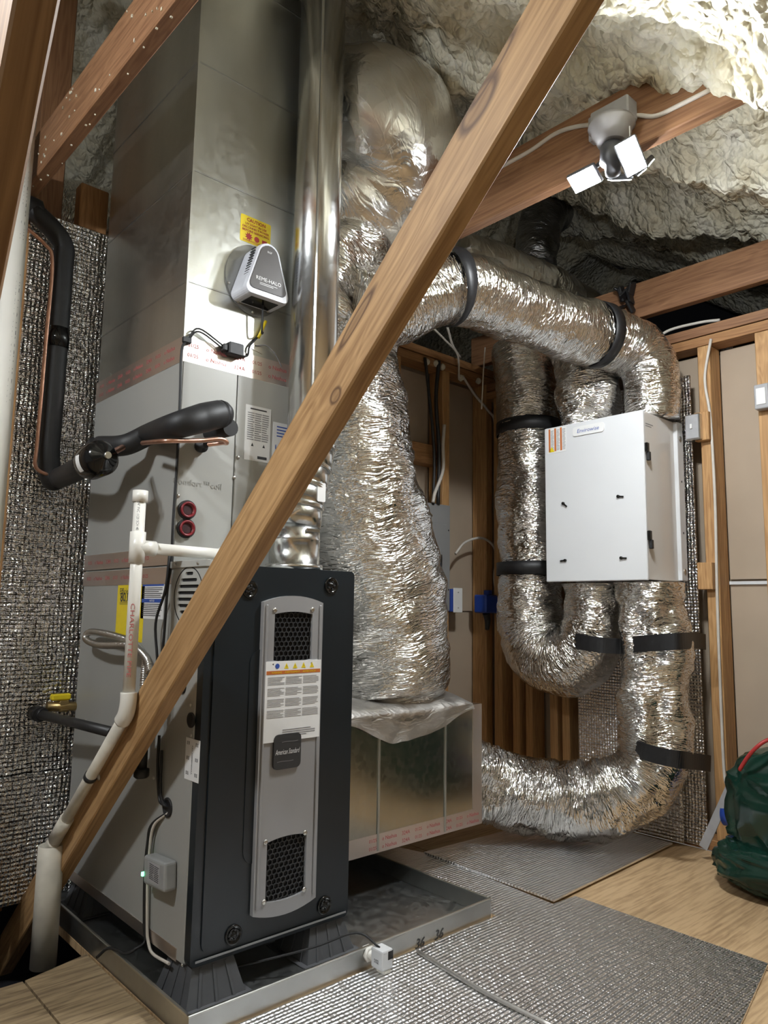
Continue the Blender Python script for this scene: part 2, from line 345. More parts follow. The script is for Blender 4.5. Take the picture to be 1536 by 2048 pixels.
def ring_mesh(name, ctrl, radii, t0, t1, grow=0.006, thick=0.003, seg=64, squash=1):
    """flat webbing wrapped round a duct between two shares of its length"""
    Q, S, r = path_r(ctrl, radii, 0.005); fr = frames(Q); i0, i1 = int(t0*(len(S)-1)), int(t1*(len(S)-1)); V = []
    for k, g in ((i0, grow), (i0, grow+thick), ((i0+i1)//2, grow+thick), (i1, grow+thick), (i1, grow), ((i0+i1)//2, grow), (i0, grow)):
        n, b = fr[k]; V.append([Q[k] + (r[k]+g)*(math.cos(2*math.pi*q/seg)*n + math.sin(2*math.pi*q/seg)*b) for q in range(seg)])
    return grid_mesh(name, np.array(V), len(V), seg, None, wrap=True, smooth=True)
def text_mesh(body, width=None, height=None, bold=0.0, shear=0.0):
    cu = bpy.data.curves.new('txt', 'FONT'); cu.body = body; cu.size = 1; cu.align_x = 'CENTER'; cu.align_y = 'CENTER'; cu.resolution_u = 2; cu.offset = bold; cu.shear = shear
    o = bpy.data.objects.new('txt', cu); COL.objects.link(o); dg = bpy.context.evaluated_depsgraph_get(); me = bpy.data.meshes.new_from_object(o.evaluated_get(dg))
    bpy.data.objects.remove(o); bpy.data.curves.remove(cu)
    co = np.array([v.co[:] for v in me.vertices]); w = np.ptp(co[:, 0]); h = np.ptp(co[:, 1]); c = (co.max(0)+co.min(0))/2
    sx = width/w if width else height/h; sy = height/h if height else sx
    for v in me.vertices: v.co = ((v.co.x-c[0])*sx, (v.co.y-c[1])*sy, 0)
    me.name = 'lettering'; return me
AX = {'-Y': (Vector((1, 0, 0)), Vector((0, 0, 1))), '-X': (Vector((0, -1, 0)), Vector((0, 0, 1))), '+X': (Vector((0, 1, 0)), Vector((0, 0, 1)))}
def text(body, pos, face, mat, parent, width=None, height=None, rot=0.0, bold=0.0, name='lettering', shear=0.0, off=0.0006):
    x, u = AX[face] if isinstance(face, str) else face; n = x.cross(u); me = text_mesh(body, width, height, bold, shear)
    m = Matrix((x, u, n)).transposed().to_4x4(); m = Matrix.Translation(Vector(pos)+n*off) @ m @ Matrix.Rotation(rot, 4, 'Z')
    return link(name, me, mat, parent, m)
def plate(face, c, w, h, t, rad=0.0, seg=4, rot=0.0):
    """rounded plate outline on a face: centre c (its back), width, height; returns (points, extrusion)"""
    x, u = AX[face]; n = x.cross(u); c = Vector(c); pts = []
    for sx, sy, a0 in ((1, 1, 0), (-1, 1, 90), (-1, -1, 180), (1, -1, 270)):
        for k in range(seg+1 if rad else 1):
            a = math.radians(a0+90*k/seg) if rad else 0
            pts.append(((w/2-rad)*sx+(rad*math.cos(a) if rad else 0), (h/2-rad)*sy+(rad*math.sin(a) if rad else 0)))
    cr, sr = math.cos(rot), math.sin(rot)
    return [c + x*(p*cr-q*sr) + u*(p*sr+q*cr) for p, q in pts], n*t
def px_rect(face, val, x0, y0, x1, y1):
    """centre, width and height of the rectangle on a face whose corners are at two photo pixels"""
    ax = 1 if face == '-Y' else 0; a, b = at(x0, y0, ax, val), at(x1, y1, ax, val); x, u = AX[face]
    return (a+b)/2, abs((b-a).dot(x)), abs((b-a).dot(u))
def bars(face, c, w, h, rows, frac=0.5, cols=1, gap=0.08, seed=1, ragged=0.3):
    """lines of unreadable small print"""
    x, u = AX[face]; n = x.cross(u); b = B(); rnd = random.Random(seed)
    for k in range(cols):
        cw = w/cols*(1-gap); cx = -w/2 + w/cols*(k+0.5)
        for r in range(rows):
            hh = h/rows*frac; yy = h/2 - h/rows*(r+0.5); l = cw*(1-ragged*rnd.random()*(rnd.random() < 0.45))
            o = Vector(c) + x*(cx-(cw-l)/2) + u*yy
            b.prism([o-x*l/2-u*hh/2, o+x*l/2-u*hh/2, o+x*l/2+u*hh/2, o-x*l/2+u*hh/2], n*0.0004)
    return b
def board(name, p0, p1, w, t, mat, parent=None, up=(0, 0, 1), label=None, cat=None, bev=0.003, group=None):
    """a plank along p0-p1; w across in the direction nearest `up`, t the other way; p0-p1 is the centre line"""
    p0, p1 = Vector(p0), Vector(p1); d = (p1-p0); L = d.length; d.normalize(); z = Vector(up) - d*Vector(up).dot(d); z.normalize(); y = z.cross(d)
    m = Matrix((d, y, z)).transposed().to_4x4(); m.translation = p0
    o = B().box((0, -t/2, -w/2), (L, t/2, w/2), bev).obj(name, mat, parent, m)
    if label: tag(o, label, cat, group)
    return o
def screw(parent, pos, n, r=0.005, mat='steel', name='screw'):
    n = Vector(n); return B().lathe(pos, n, [(r, 0), (r, 0.0015), (r*0.75, 0.003), (r*0.3, 0.0036)], 12).obj(name, mat, parent)

# ------------------------------------------------------------------ the setting
YR, XR = 0.80, 1.92            # room-side faces of the rear and right-hand stud walls
ZT = 2.035                     # top of the walls
W, D, H, FZ, YC, ZC = 0.435, 0.742, 0.859, 0.081, 0.176, 1.457
TOP = FZ+H
# floor
fl = tag(B().box((-3.2, -3.6, -0.30), (XR+0.12, YR+0.30, -0.24)).obj('floor', 'shade_dark'), kind='structure')  # base coloured near-black to imitate the shaded gap beyond the deck
s0, s1 = at(30, 1950, 2, 0), at(118, 2047, 2, 0)
def sheet(pts, mat, z0=-0.02, z1=0.0):
    return B().prism([(p[0], p[1], z0) for p in pts], (0, 0, z1-z0)).obj('plywood_sheet', mat, fl)
sheet([(-0.212, -3.5), (-0.06, -3.5), (-0.06, 0.40), (-0.212, 0.36)], 'ply'); sheet([(-0.62, -3.5), (-0.217, -3.5), (-0.217, 0.36), (-0.62, 0.36)], 'ply')
sheet([(-3.1, -3.5), (-0.625, -3.5), (-0.625, 0.36), (-3.1, 0.36)], 'ply')
sheet([(-0.055, -3.5), (1.13, -3.5), (1.13, 0.79), (-0.055, 0.79)], 'ply2'); sheet([(1.135, -3.5), (XR-0.005, -3.5), (XR-0.005, 0.79), (1.135, 0.79)], 'ply2')

# rear wall: boards, plates and studs are its pieces
wr = tag(B().box((-3.2, YR+0.105, 0), (XR+0.25, YR+0.13, ZT)).obj('wall_rear', 'drywall'), kind='structure')
def piece(name, lo, hi, mat, par, along='z', bev=0.002):
    lo, hi = Vector(lo), Vector(hi); c = (lo+hi)/2
    if along == 'z': p0, p1, w, t, up = (c.x, c.y, lo.z), (c.x, c.y, hi.z), hi.y-lo.y, hi.x-lo.x, (0, 1, 0)
    elif along == 'x': p0, p1, w, t, up = (lo.x, c.y, c.z), (hi.x, c.y, c.z), hi.z-lo.z, hi.y-lo.y, (0, 0, 1)
    else: p0, p1, w, t, up = (c.x, lo.y, c.z), (c.x, hi.y, c.z), hi.z-lo.z, hi.x-lo.x, (0, 0, 1)
    return board(name, p0, p1, w, t, mat, par, up, bev=bev)
for k, (x0, x1, z0, z1) in enumerate(((-3.1, -0.25, 0.045, 1.94), (-0.21, 0.6, 0.045, 1.94), (1.36, 1.61, 0.9, 1.94), (1.36, 1.61, 0.045, 0.895), (1.66, 1.93, 0.835, 1.94), (1.66, 1.93, 0.045, 0.83))):
    B().box((x0, YR+0.089, z0), (x1, YR+0.104, z1), 0.001).obj('drywall_panel', 'drywall', wr)
piece('top_plate', (-3.1, YR, 1.998), (XR+0.2, YR+0.089, ZT), 'plate', wr, 'x'); piece('top_plate', (-3.1, YR, 1.955), (XR+0.2, YR+0.089, 1.994), 'plate', wr, 'x')
piece('bottom_plate', (-0.05, YR, 0.0), (XR, YR+0.089, 0.038), 'plate', wr, 'x'); piece('bottom_plate', (-3.1, YR, 0.0), (-0.14, YR+0.089, 0.038), 'plate', wr, 'x')
for x0, x1 in ((-0.232, -0.192), (-0.64, -0.60), (-1.05, -1.01), (0.62, 0.66), (1.03, 1.07), (1.31, 1.348), (1.618, 1.665), (1.93, 1.975)):
    piece('stud', (x0, YR, 0.04), (x1, YR+0.088, 1.954), 'stud', wr)
piece('blocking', (1.36, YR+0.02, 1.50), (1.615, YR+0.088, 1.59), 'plate', wr, 'x')
tag(B().box((-0.214, YR-0.012, 0.30), (0.62, YR-0.004, 2.028), 0.002).obj('foil_insulation_panel', 'bubble_rear'), 'bubble-foil insulation sheet on the wall behind the tall furnace', 'insulation')
tag(B().box((-0.75, YR-0.03, 0.02), (0.62, YR-0.02, 0.36), 0.003).obj('foil_insulation_panel', 'bubble_rear'), 'lower bubble-foil strip lapped at the foot of the rear wall', 'insulation')
tag(B().box((-3.2, YR+0.131, -0.30), (XR+0.25, YR+0.15, ZT-0.1)).obj('shade_backing', 'shade_dark'), kind='structure')  # near-black sheet added below the rear wall in place of deep shade
# right wall
for px, py in ((850, 725), (868, 728), (881, 735), (918, 757), (953, 763)):
    p = at(px, py, 1, YR+0.01); B().lathe((p.x, p.y-0.012, p.z), (0, 0, 1), [(0.004, -0.016), (0.013, -0.008), (0.015, 0.0), (0.011, 0.010), (0.003, 0.016)], 14).obj('foam_plug', 'foam', wr)
wx = tag(B().box((XR+0.105, -3.6, 0), (XR+0.13, YR+0.1, 1.85)).obj('wall_right', 'drywall'), kind='structure')
for y0, y1, z0, z1 in ((-0.47, -0.315, 0.97, 1.86), (-0.47, -0.315, 0.04, 0.955), (-3.4, -0.565, 0.97, 1.86), (-3.4, -0.565, 0.04, 0.955), (-0.225, 0.33, 0.04, 1.86), (0.45, 0.52, 0.04, 1.86)):
    B().box((XR+0.089, y0, z0), (XR+0.104, y1, z1), 0.001).obj('drywall_panel', 'drywall', wx)
B().box((XR+0.080, -0.47, 0.951), (XR+0.0885, -0.315, 0.963)).obj('drywall_seam', 'white', wx)
piece('top_plate', (XR, -3.5, 1.868), (XR+0.089, YR-0.01, 1.905), 'plate', wx, 'y'); piece('top_plate', (XR, -3.5, 1.909), (XR+0.089, YR-0.01, 1.948), 'joist', wx, 'y')
piece('bottom_plate', (XR, -3.5, 0.0), (XR+0.089, YR-0.01, 0.038), 'plate', wx, 'y')
for y0, y1 in ((-0.312, -0.265), (-0.555, -0.478), (-1.0, -0.96), (0.34, 0.378), (0.40, 0.44), (0.53, 0.568), (0.60, 0.64), (0.70, 0.745)):
    piece('stud', (XR, y0, 0.04), (XR+0.088, y1, 1.866), 'stud', wx)
piece('blocking', (XR-0.03, -0.30, 0.93), (XR, -0.245, 1.03), 'stud', wx); piece('blocking', (XR-0.03, -0.31, 1.49), (XR, -0.255, 1.60), 'stud', wx)
tag(B().box((XR-0.014, -0.238, 0.012), (XR-0.006, 0.29, 1.76), 0.002).obj('foil_insulation_panel', 'bubble_side'), 'bubble-foil insulation sheet behind the white ventilator cabinet', 'insulation')
tag(B().box((XR-0.040, -0.16, 0.012), (XR-0.032, 0.02, 0.36), 0.002, Matrix.Translation((0, 0, 0))).obj('foil_insulation_panel', 'bubble_side'), 'small loose bubble-foil flap under the floor-level duct', 'insulation')

# roof: sprayed foam between the rafters, ridge over the rear wall
RT = math.tan(math.radians(31)); RIDGE = 1.05
def roof_z(x, y):
    return np.where(y < RIDGE, 2.20+(y+0.85)*RT, 2.20+(RIDGE+0.85)*RT-(y-RIDGE)*RT*0.9)
def foam_grid(name, x0, x1, y0, y1, step, fine=True):
    xs = np.arange(x0, x1+step, step); ys = np.arange(y0, y1+step, step); X, Y = np.meshgrid(xs, ys, indexing='ij'); Z = roof_z(X, Y)
    ph = (X-0.88+0.05*vnoise(Y*3, X*0+2.5))/0.61; ph = np.abs(ph-np.round(ph))*2
    h = -0.115*np.exp(-(ph/0.30)**2)*(0.8+0.5*vnoise(Y*3.1+9, X*1.3)) + 0.10*(vnoise(X*2.3+4, Y*2.3)-0.5) + 0.05*(vnoise(X*6+14, Y*6)-0.5)
    if fine:
        wx = X+0.02*vnoise(X*20, Y*20); wy = Y+0.02*vnoise(X*20+50, Y*20)
        h = h - 0.034*np.clip(1-(worley(wx*14, wy*14)/0.78)**2, 0, 1) - 0.020*np.clip(1-(worley(wx*27+7, wy*27+3)/0.75)**2, 0, 1) - 0.008*vnoise(X*60, Y*60)
    V = np.stack([X, Y, Z+h], -1); return grid_mesh(name, V, len(xs), len(ys))
ce = tag(link('ceiling', foam_grid('ceiling', -0.8, 3.0, -1.5, 1.9, 0.0125), 'foam'), kind='structure')
for r in ((-3.2, -0.8, -3.4, 1.9), (-0.8, 3.0, -3.4, -1.5), (3.0, 4.2, -3.4, 1.9), (-3.2, 4.2, 1.9, 3.4)):
    link('foam_field', foam_grid('foam_field', *r, 0.05, False), 'foam', ce)
tag(B().box((4.1, -3.5, -0.1), (4.15, 3.4, 3.4)).obj('wall_far', 'shade_dark'), kind='structure')  # end wall and loft floor coloured near-black to imitate the unlit loft
tag(B().box((XR+0.14, -3.5, 1.2), (4.1, 3.4, 1.22)).obj('floor_loft', 'shade_dark'), kind='structure')
tag(B().box((-3.2, 2.9, -0.1), (4.1, 2.95, 3.0)).obj('wall_back', 'shade_dark'), kind='structure')

# ------------------------------------------------------------------ timbers
a, b = Vector((-0.1, 0.347, 0.31)), Vector((-0.1, -1.039, 1.596)); dr = (b-a).normalized(); nr = Vector((0, dr.z, -dr.y))   # lower-left edge of the big web
if nr.z < 0: nr = -nr
lo = a - dr*(a.z/dr.z + 0.33) ; hi = b + dr*0.75
def on_web(px, py):
    p = at(px, py, 0, -0.1) - lo; return p.dot(dr), p.dot(nr)-0.044
kn = []
for px, py, sx, sy in ((957, 208, 0.055, 0.024), (671, 791, 0.020, 0.014), (985, 140, 0.07, 0.010), (712, 640, 0.075, 0.011), (600, 800, 0.06, 0.004), (1012, 290, 0.012, 0.006)):
    u, v = on_web(px, py); kn.append((u, 0, v, sx, sy))
M['main_beam'] = wood('pine_web_knotty', (0.28, 0.148, 0.056), (0.53, 0.325, 0.148), knots=kn, rough=0.55)
main = board('truss_web', lo + nr*0.044 + Vector((0.019, 0, 0)), hi + nr*0.044 + Vector((0.019, 0, 0)), 0.089, 0.038, 'main_beam', None, nr,
             'long knotty pine diagonal crossing in front of the furnace', 'beam')
dn = Vector((0.41, 0, -0.88)); dn = Vector((0, 0.41, -0.88)).normalized(); nn = Vector((0, 0.88, 0.41)).normalized(); q = Vector((-0.654, -0.82, 1.406))
board('truss_web', q - dn*0.75 + nn*0.045, q + dn*1.50 + nn*0.045, 0.089, 0.038, 'beam', None, nn, 'blurred near diagonal post at the left edge of the picture', 'beam')
def joist(x, y0, y1, z0, h, label, t=0.038):
    return board('ceiling_joist', (x, y0, z0+h/2), (x, y1, z0+h/2), h, t, 'joist', None, (0, 0, 1), label, 'beam')
jl = joist(-0.235, -1.35, 0.86, 2.042, 0.14, 'reddish joist resting on the rear wall plate left of the plenum')
rf = random.Random(4); fk = B()
for k in range(70):
    y_, on = rf.uniform(-0.45, 0.85), rf.random() < 0.75; w_ = rf.uniform(0.002, 0.005); z_ = rf.uniform(2.05, 2.17)
    if on: fk.box((-0.2565, y_, z_), (-0.2538, y_+w_, z_+w_*1.6), 0)
    else:
        x_ = rf.uniform(-0.25, -0.222); fk.box((x_, y_, 2.039), (x_+w_, y_+w_*0.8, 2.0424), 0)
fk.obj('foam_crumbs', 'foam', jl)['kind'] = 'stuff'
joist(0.86, -1.0, 0.86, 2.042, 0.184, 'reddish joist that carries the lit twin-head lamp')
joist(1.905, -1.25, 0.86, 2.042, 0.15, 'reddish joist above the right wall with a black strap tied on')
joist(-1.30, -1.6, 0.86, 2.042, 0.14, 'joist out of view to the left above the deck')
joist(2.95, -0.9, 1.2, 2.20, 0.14, 'dim far joist in the dark loft beyond the right wall')
board('roof_purlin', (0.45, -1.02, 2.19), (2.2, -1.02, 2.19), 0.14, 0.06, 'joist', None, (0, 0, 1), 'dark timber in the upper right corner flecked with foam', 'beam')
board('wall_post', (-0.137, 0.92, ZT+0.002), (-0.137, 0.92, 2.95), 0.05, 0.087, 'joist', None, (0, 1, 0), 'dark upright post standing behind the left joist', 'post')
board('timber_block', (-0.02, 0.84, ZT+0.002), (-0.02, 0.84, 2.19), 0.05, 0.09, 'plate', None, (0, 1, 0), 'short timber block on the wall plate beside the plenum', 'block')

# ------------------------------------------------------------------ drain pan and feet
px0, py0, hp = -0.054, -0.103, 0.052
pan = thing('drain_pan', 'shallow galvanised drain pan under the furnace with 36 36 handwritten', 'drain pan', (0.4, 0.34, 0))
X1, Y1 = px0+0.914, 0.785
B().box((px0, py0, 0.001), (X1, Y1, 0.004)).obj('pan_floor', 'galv_pan', pan)
for nm, lo_, hi_ in (('pan_side', (px0, py0, 0.004), (X1, py0+0.003, hp)), ('pan_side', (px0, Y1-0.003, 0.004), (X1, Y1, hp)), ('pan_side', (px0, py0+0.003, 0.004), (px0+0.003, Y1-0.003, hp)), ('pan_side', (X1-0.003, py0+0.003, 0.004), (X1, Y1-0.003, hp))):
    w = B().box(lo_, hi_).obj(nm, 'galv_pan', pan)
    h = B().box((lo_[0]-0.002, lo_[1]-0.002, hp-0.004), (hi_[0]+0.002, hi_[1]+0.002, hp+0.001), 0.001).obj('rolled_rim', 'galv', w)
for px, py, sz in ((840, 1886, 0.05), (878, 1868, 0.05)):
    p = at(px, py, 1, py0); text('36', (p.x, py0, p.z), '-Y', 'ink', pan, height=0.024, name='handwriting', shear=0.3, bold=0.012, off=0.001)
def foot(x, y, label):
    f = thing('riser_pad', label, 'support', (x, y, 0.004), 'ribbed feet under the furnace')
    z0, z1, a0, a1 = 0.0045, FZ-0.001, 0.072, 0.05; b = B(); bm = b.bm
    vs = [bm.verts.new((x+sx*a, y+sy*a, z)) for a, z in ((a0, z0), (a1, z1)) for sx, sy in ((-1, -1), (1, -1), (1, 1), (-1, 1))]
    bm.faces.new(vs[3::-1]); bm.faces.new(vs[4:])
    for k in range(4): bm.faces.new((vs[k], vs[(k+1) % 4], vs[4+(k+1) % 4], vs[4+k]))
    b.obj('body', 'foot', f)
    for k in range(4):
        R_ = Matrix.Translation((x, y, 0)) @ Matrix.Rotation(k*math.pi/2, 4, 'Z')
        for s in (-0.6, 0.0, 0.6):
            B().prism([R_ @ Vector((s*a0-0.003, -a0-0.003, z0)), R_ @ Vector((s*a0+0.003, -a0-0.003, z0)), R_ @ Vector((s*a1+0.003, -a1-0.003, z1-0.004)), R_ @ Vector((s*a1-0.003, -a1-0.003, z1-0.004))],
                      (R_.to_3x3() @ Vector((0, 0.006, 0)))).obj('rib', 'foot', f)
    B().box((x-a0-0.012, y-a0-0.012, z0), (x+a0+0.012, y+a0+0.012, z0+0.003), 0.001).obj('base_flange', 'foot', f)
foot(0.062, 0.062, 'grey ribbed foot under the near left corner of the furnace'); foot(W-0.062, 0.062, 'grey ribbed foot under the near right corner of the furnace')
foot(0.075, D-0.075, 'grey ribbed foot under the back left corner of the furnace'); foot(W-0.075, D-0.075, 'grey ribbed foot under the back right corner of the furnace')

# ------------------------------------------------------------------ furnace
fu = thing('furnace', 'upright gas furnace with blue-black door and grey metal sides', 'furnace', (W/2, D/2, FZ))
B().box((0, 0.030, FZ), (W, D, TOP), 0.004).obj('cabinet', 'grey', fu)
dcen, dw, dh = Vector((W/2, 0.030, FZ+H/2)), W-0.004, H-0.004
pl, ex = plate('-Y', dcen, dw, dh, 0.026, 0.012); door = B().prism(pl, ex).obj('door', 'door', fu)
pl, ex = plate('-Y', (W/2, 0.0045, FZ+H/2), W-0.05, H-0.05, 0.0045, 0.02); B().prism(pl, ex).obj('door_panel', 'door', door)
def P(px, py): return at(px, py, 1, 0.0)
# silver centre strip, arched both ends, with two openings
tl, tr, bl, br = P(524, 1207), P(640, 1203), P(498, 1822), P(626, 1800)
xl, xr_ = (tl.x+bl.x)/2, (tr.x+br.x)/2; zt, zb = (tl.z+tr.z)/2, (bl.z+br.z)/2
def arched(x0, x1, z0, z1, sag, y, n=10, r=0.0):
    pts = []
    for k in range(n+1):
        u = k/n; pts.append((x1+(x0-x1)*u, y, z1+sag*4*u*(1-u)))
    for k in range(n+1):
        u = k/n; pts.append((x0+(x1-x0)*u, y, z0-sag*4*u*(1-u)))
    return pts
o0, o1 = P(549, 1228), P(616, 1317); o2, o3 = P(531, 1683), P(598, 1780)
ow0, ow1 = xl+0.032, xr_-0.032
holes = [arched(ow0, ow1, o1.z, o0.z, 0.006, 0.0), arched(ow0, ow1, o3.z, o2.z, 0.006, 0.0)]
pl, ex = plate('-Y', ((xl+xr_)/2, 0.0, (zt+zb)/2), xr_-xl+0.05, zt-zb-0.22, 0.002, 0.03); B().prism(pl, ex).obj('door_recess', 'door', door)
strip = B().prism(arched(xl, xr_, zb, zt, 0.016, 0.0), (0, -0.012, 0), holes).obj('centre_strip', 'silver', fu)
for x_ in (xl+0.006, xr_-0.012): B().box((x_, -0.0155, zb+0.012), (x_+0.006, -0.012, zt-0.006), 0.0015).obj('edge_bead', 'silver', strip)
for (z0, z1) in ((o1.z, o0.z), (o3.z, o2.z)):
    B().box((ow0-0.002, -0.0025, z0-0.008), (ow1+0.002, -0.0021, z1+0.008)).obj('vent_backing', 'void', strip)  # black sheet stands in for the shaded hollow behind the grille
    g = B(); hs = 0.0075; nx = int((ow1-ow0)/(hs*1.732))+2; nz = int((z1-z0+0.012)/(hs*1.5))+2
    for i in range(nx):
        for j in range(nz):
            cx = ow0+(i+0.5*(j % 2))*hs*1.732; cz = z0-0.008+j*hs*1.5
            for k in range(3):
                a0 = math.radians(30+60*k); a1 = math.radians(90+60*k)
                p, q2 = Vector((cx+hs*math.cos(a0), -0.006, cz+hs*math.sin(a0))), Vector((cx+hs*math.cos(a1), -0.006, cz+hs*math.sin(a1)))
                if min(p.x, q2.x) < ow0 or max(p.x, q2.x) > ow1 or min(p.z, q2.z) < z0-0.006 or max(p.z, q2.z) > z1+0.006: continue
                n_ = (q2-p).cross(Vector((0, 1, 0))).normalized()*0.0011
                g.prism([p-n_, q2-n_, q2+n_, p+n_], (0, 0.003, 0))
    o_ = g.obj('honeycomb_grille', 'badge', strip); o_['kind'] = 'stuff'
for px, py in ((544, 1220), (619, 1219), (539, 1328), (615, 1325), (525, 1682), (604, 1663), (522, 1801), (602, 1776)):
    p = P(px, py); screw(strip, (p.x, -0.012, p.z), (0, -1, 0), 0.006)
# warning label
c, w_, h_ = px_rect('-Y', -0.012, 527, 1333, 630, 1461); c = Vector(((xl+xr_)/2+0.002, -0.012, c.z-0.002)); w_ = xr_-xl-0.014; h_ = 0.185
pl, ex = plate('-Y', c, w_, h_, 0.0036); lab = B().prism(pl, ex).obj('warning_label', 'paper', fu); lab['label'] = 'white warning label with small print'
yl = -0.0157
pl, ex = plate('-Y', (c.x, yl, c.z+h_*0.36), w_*0.97, h_*0.045, 0.0004); B().prism(pl, ex).obj('orange_band', 'orange', lab)
B().lathe((c.x-w_*0.30, yl, c.z+h_*0.44), (0, -1, 0), [(0.006, 0), (0.006, 0.0004)], 20).obj('blue_symbol', 'blue_ink', lab)
for k in range(4):
    x_ = c.x-w_*0.14+k*w_*0.155; B().prism([(x_-0.0065, yl, c.z+h_*0.405), (x_+0.0065, yl, c.z+h_*0.405), (x_, yl, c.z+h_*0.475)], (0, -0.0004, 0)).obj('warning_triangle', 'yellow', lab)
    text('!', (x_, yl, c.z+h_*0.43), '-Y', 'ink', lab, height=0.007)
text('WARNING     AVERTISSEMENT     ADVERTENCIA', (c.x, yl, c.z+h_*0.36), '-Y', 'yellow', lab, width=w_*0.8, off=0.0008)
for k in range(4):
    bars('-Y', (c.x, yl, c.z+h_*(0.255-0.137*k)), w_*0.94, h_*0.105, 6, 0.3, 3, 0.08, k).obj('small_print', 'ink_grey', lab)
bars('-Y', (c.x+w_*0.12, yl, c.z-h_*0.40), w_*0.6, h_*0.10, 4, 0.4, 1, 0.02, 9).obj('small_print', 'ink_grey', lab)
# badge
c, w_, h_ = px_rect('-Y', -0.012, 546, 1470, 598, 1532); pl, ex = plate('-Y', (c.x, -0.012, c.z), w_, h_, 0.006, 0.012); bd = B().prism(pl, ex).obj('badge', 'badge', fu)
text('American Standard', (c.x, -0.018, c.z), '-Y', 'paper', bd, width=w_*0.9, height=0.012, shear=0.35)
for s in (-1, 1): text('~', (c.x+s*0.006, -0.018, c.z+s*0.022), '-Y', 'ink_grey', bd, width=w_*0.6, height=0.002)
for px, py in ((499, 1178), (662, 1171), (466, 1869), (648, 1810)):
    p = P(px, py); k_ = B().lathe((p.x, 0.0, p.z), (0, -1, 0), [(0.021, 0), (0.021, 0.004), (0.017, 0.0045), (0.016, 0.002), (0.006, 0.002), (0.005, 0.007), (0.002, 0.0075)], 28).obj('door_fastener', 'blackgloss', fu)
    for q_ in range(5):
        a = q_*1.2566; B().cyl((p.x+0.0095*math.cos(a), -0.002, p.z+0.0095*math.sin(a)), (p.x+0.0095*math.cos(a), -0.0045, p.z+0.0095*math.sin(a)), 0.0022, None, 8).obj('fastener_stud', 'badge', k_)
B().box((0.012, -0.0015, FZ+0.012), (W-0.012, 0.0, FZ+0.016)).obj('lower_lip', 'silver', door)
# left side: louvre plate, labels, knock-outs
S = lambda px, py: at(px, py, 0, 0.0)
lc = S(380, 1192); holes = []
def slot(c_, w2, h2):
    return [(-0.0045, c_[0]+s*(w2/2-h2/2)+h2/2*math.cos(a)*s, c_[1]+h2/2*math.sin(a)*s) for s in (1, -1) for a in np.linspace(-math.pi/2, math.pi/2, 5)]
for k in range(8):
    z_ = (k-3.5)/3.5; holes.append(slot((lc.y, lc.z+0.052*-z_), 0.105*math.sqrt(max(0.12, 1-(z_*0.97)**2)), 0.0075))
pl = [(-0.0045, lc.y+dy, lc.z+dz) for dy, dz in ((0.088, -0.105), (-0.088, -0.105), (-0.088, 0.075), (0.088, 0.075))]
lp = B().prism(pl, (0.0035, 0, 0), holes).obj('louvre_plate', 'grey_front', fu)
B().box((-0.0009, lc.y-0.08, lc.z-0.07), (-0.0004, lc.y+0.08, lc.z+0.07)).obj('louvre_shade_sheet', 'void', lp)  # black sheet paints the shade seen through the slots
rim = [(-0.0052, lc.y+0.070*math.cos(a), lc.z+0.068*math.sin(a)) for a in np.linspace(0, 2*math.pi, 40, endpoint=False)]; rin = [(-0.0052, lc.y+0.0675*math.cos(a), lc.z+0.0655*math.sin(a)) for a in np.linspace(0, 2*math.pi, 40, endpoint=False)]
B().prism(rim, (0.0006, 0, 0), [rin]).obj('oval_outline', 'void', lp)
B().box((-0.010, lc.y-0.09, lc.z+0.066), (-0.0005, lc.y+0.092, lc.z+0.082), 0.001).obj('flange', 'grey_front', fu)
for dy in (-0.05, 0.06): screw(lp, (-0.010, lc.y+dy, lc.z+0.074), (-1, 0, 0), 0.004)
def slabel(px0_, py0_, px1_, py1_, mat, name='label_sheet', X=0.0, par=None, t=0.0008):
    c, w, h = px_rect('-X', X, px0_, py0_, px1_, py1_); c.x = X; pl, ex = plate('-X', c, w, h, t); return B().prism(pl, ex).obj(name, mat, par or fu), c, w, h
o_, c, w, h = slabel(237, 1169, 284, 1285, 'yellow', 'energy_label'); o_['label'] = 'tall yellow energy label'
text('Efficiency', (c.x-0.0008, c.y+w*0.15, c.z+h*0.36), '-X', 'ink', o_, width=w*0.5); text('80.0', (c.x-0.0008, c.y+w*0.2, c.z+h*0.27), '-X', 'ink', o_, width=w*0.35, bold=0.02); bars('-X', (c.x-0.0008, c.y, c.z+h*0.16), w*0.85, h*0.06, 3, 0.3).obj('small_print', 'ink', o_)
o_, c, w, h = slabel(285, 1169, 326, 1239, 'paper', 'notice_label'); pl, ex = plate('-X', (c.x-0.0008, c.y, c.z+0.002), w*0.96, h*0.11, 0.0003); B().prism(pl, ex).obj('blue_band', 'blue_ink', o_)
pl, ex = plate('-X', (c.x-0.0008, c.y, c.z+h*0.47), w*0.96, h*0.05, 0.0003); B().prism(pl, ex).obj('blue_band', 'blue_ink', o_); text('NOTICE', (c.x-0.0011, c.y, c.z+0.002), '-X', 'paper', o_, height=h*0.06)
bars('-X', (c.x-0.0008, c.y, c.z+h*0.26), w*0.86, h*0.32, 6, 0.4, 1, 0, 3).obj('small_print', 'ink', o_); bars('-X', (c.x-0.0008, c.y, c.z-h*0.24), w*0.86, h*0.38, 7, 0.4, 1, 0, 4).obj('small_print', 'ink', o_)
o_, c, w, h = slabel(373, 1474, 397, 1567, 'paper', 'barcode_label')
text('A801X080BM4SAAA', (c.x-0.0008, c.y, c.z), '-X', 'ink', o_, width=h*0.7, rot=-math.pi/2)
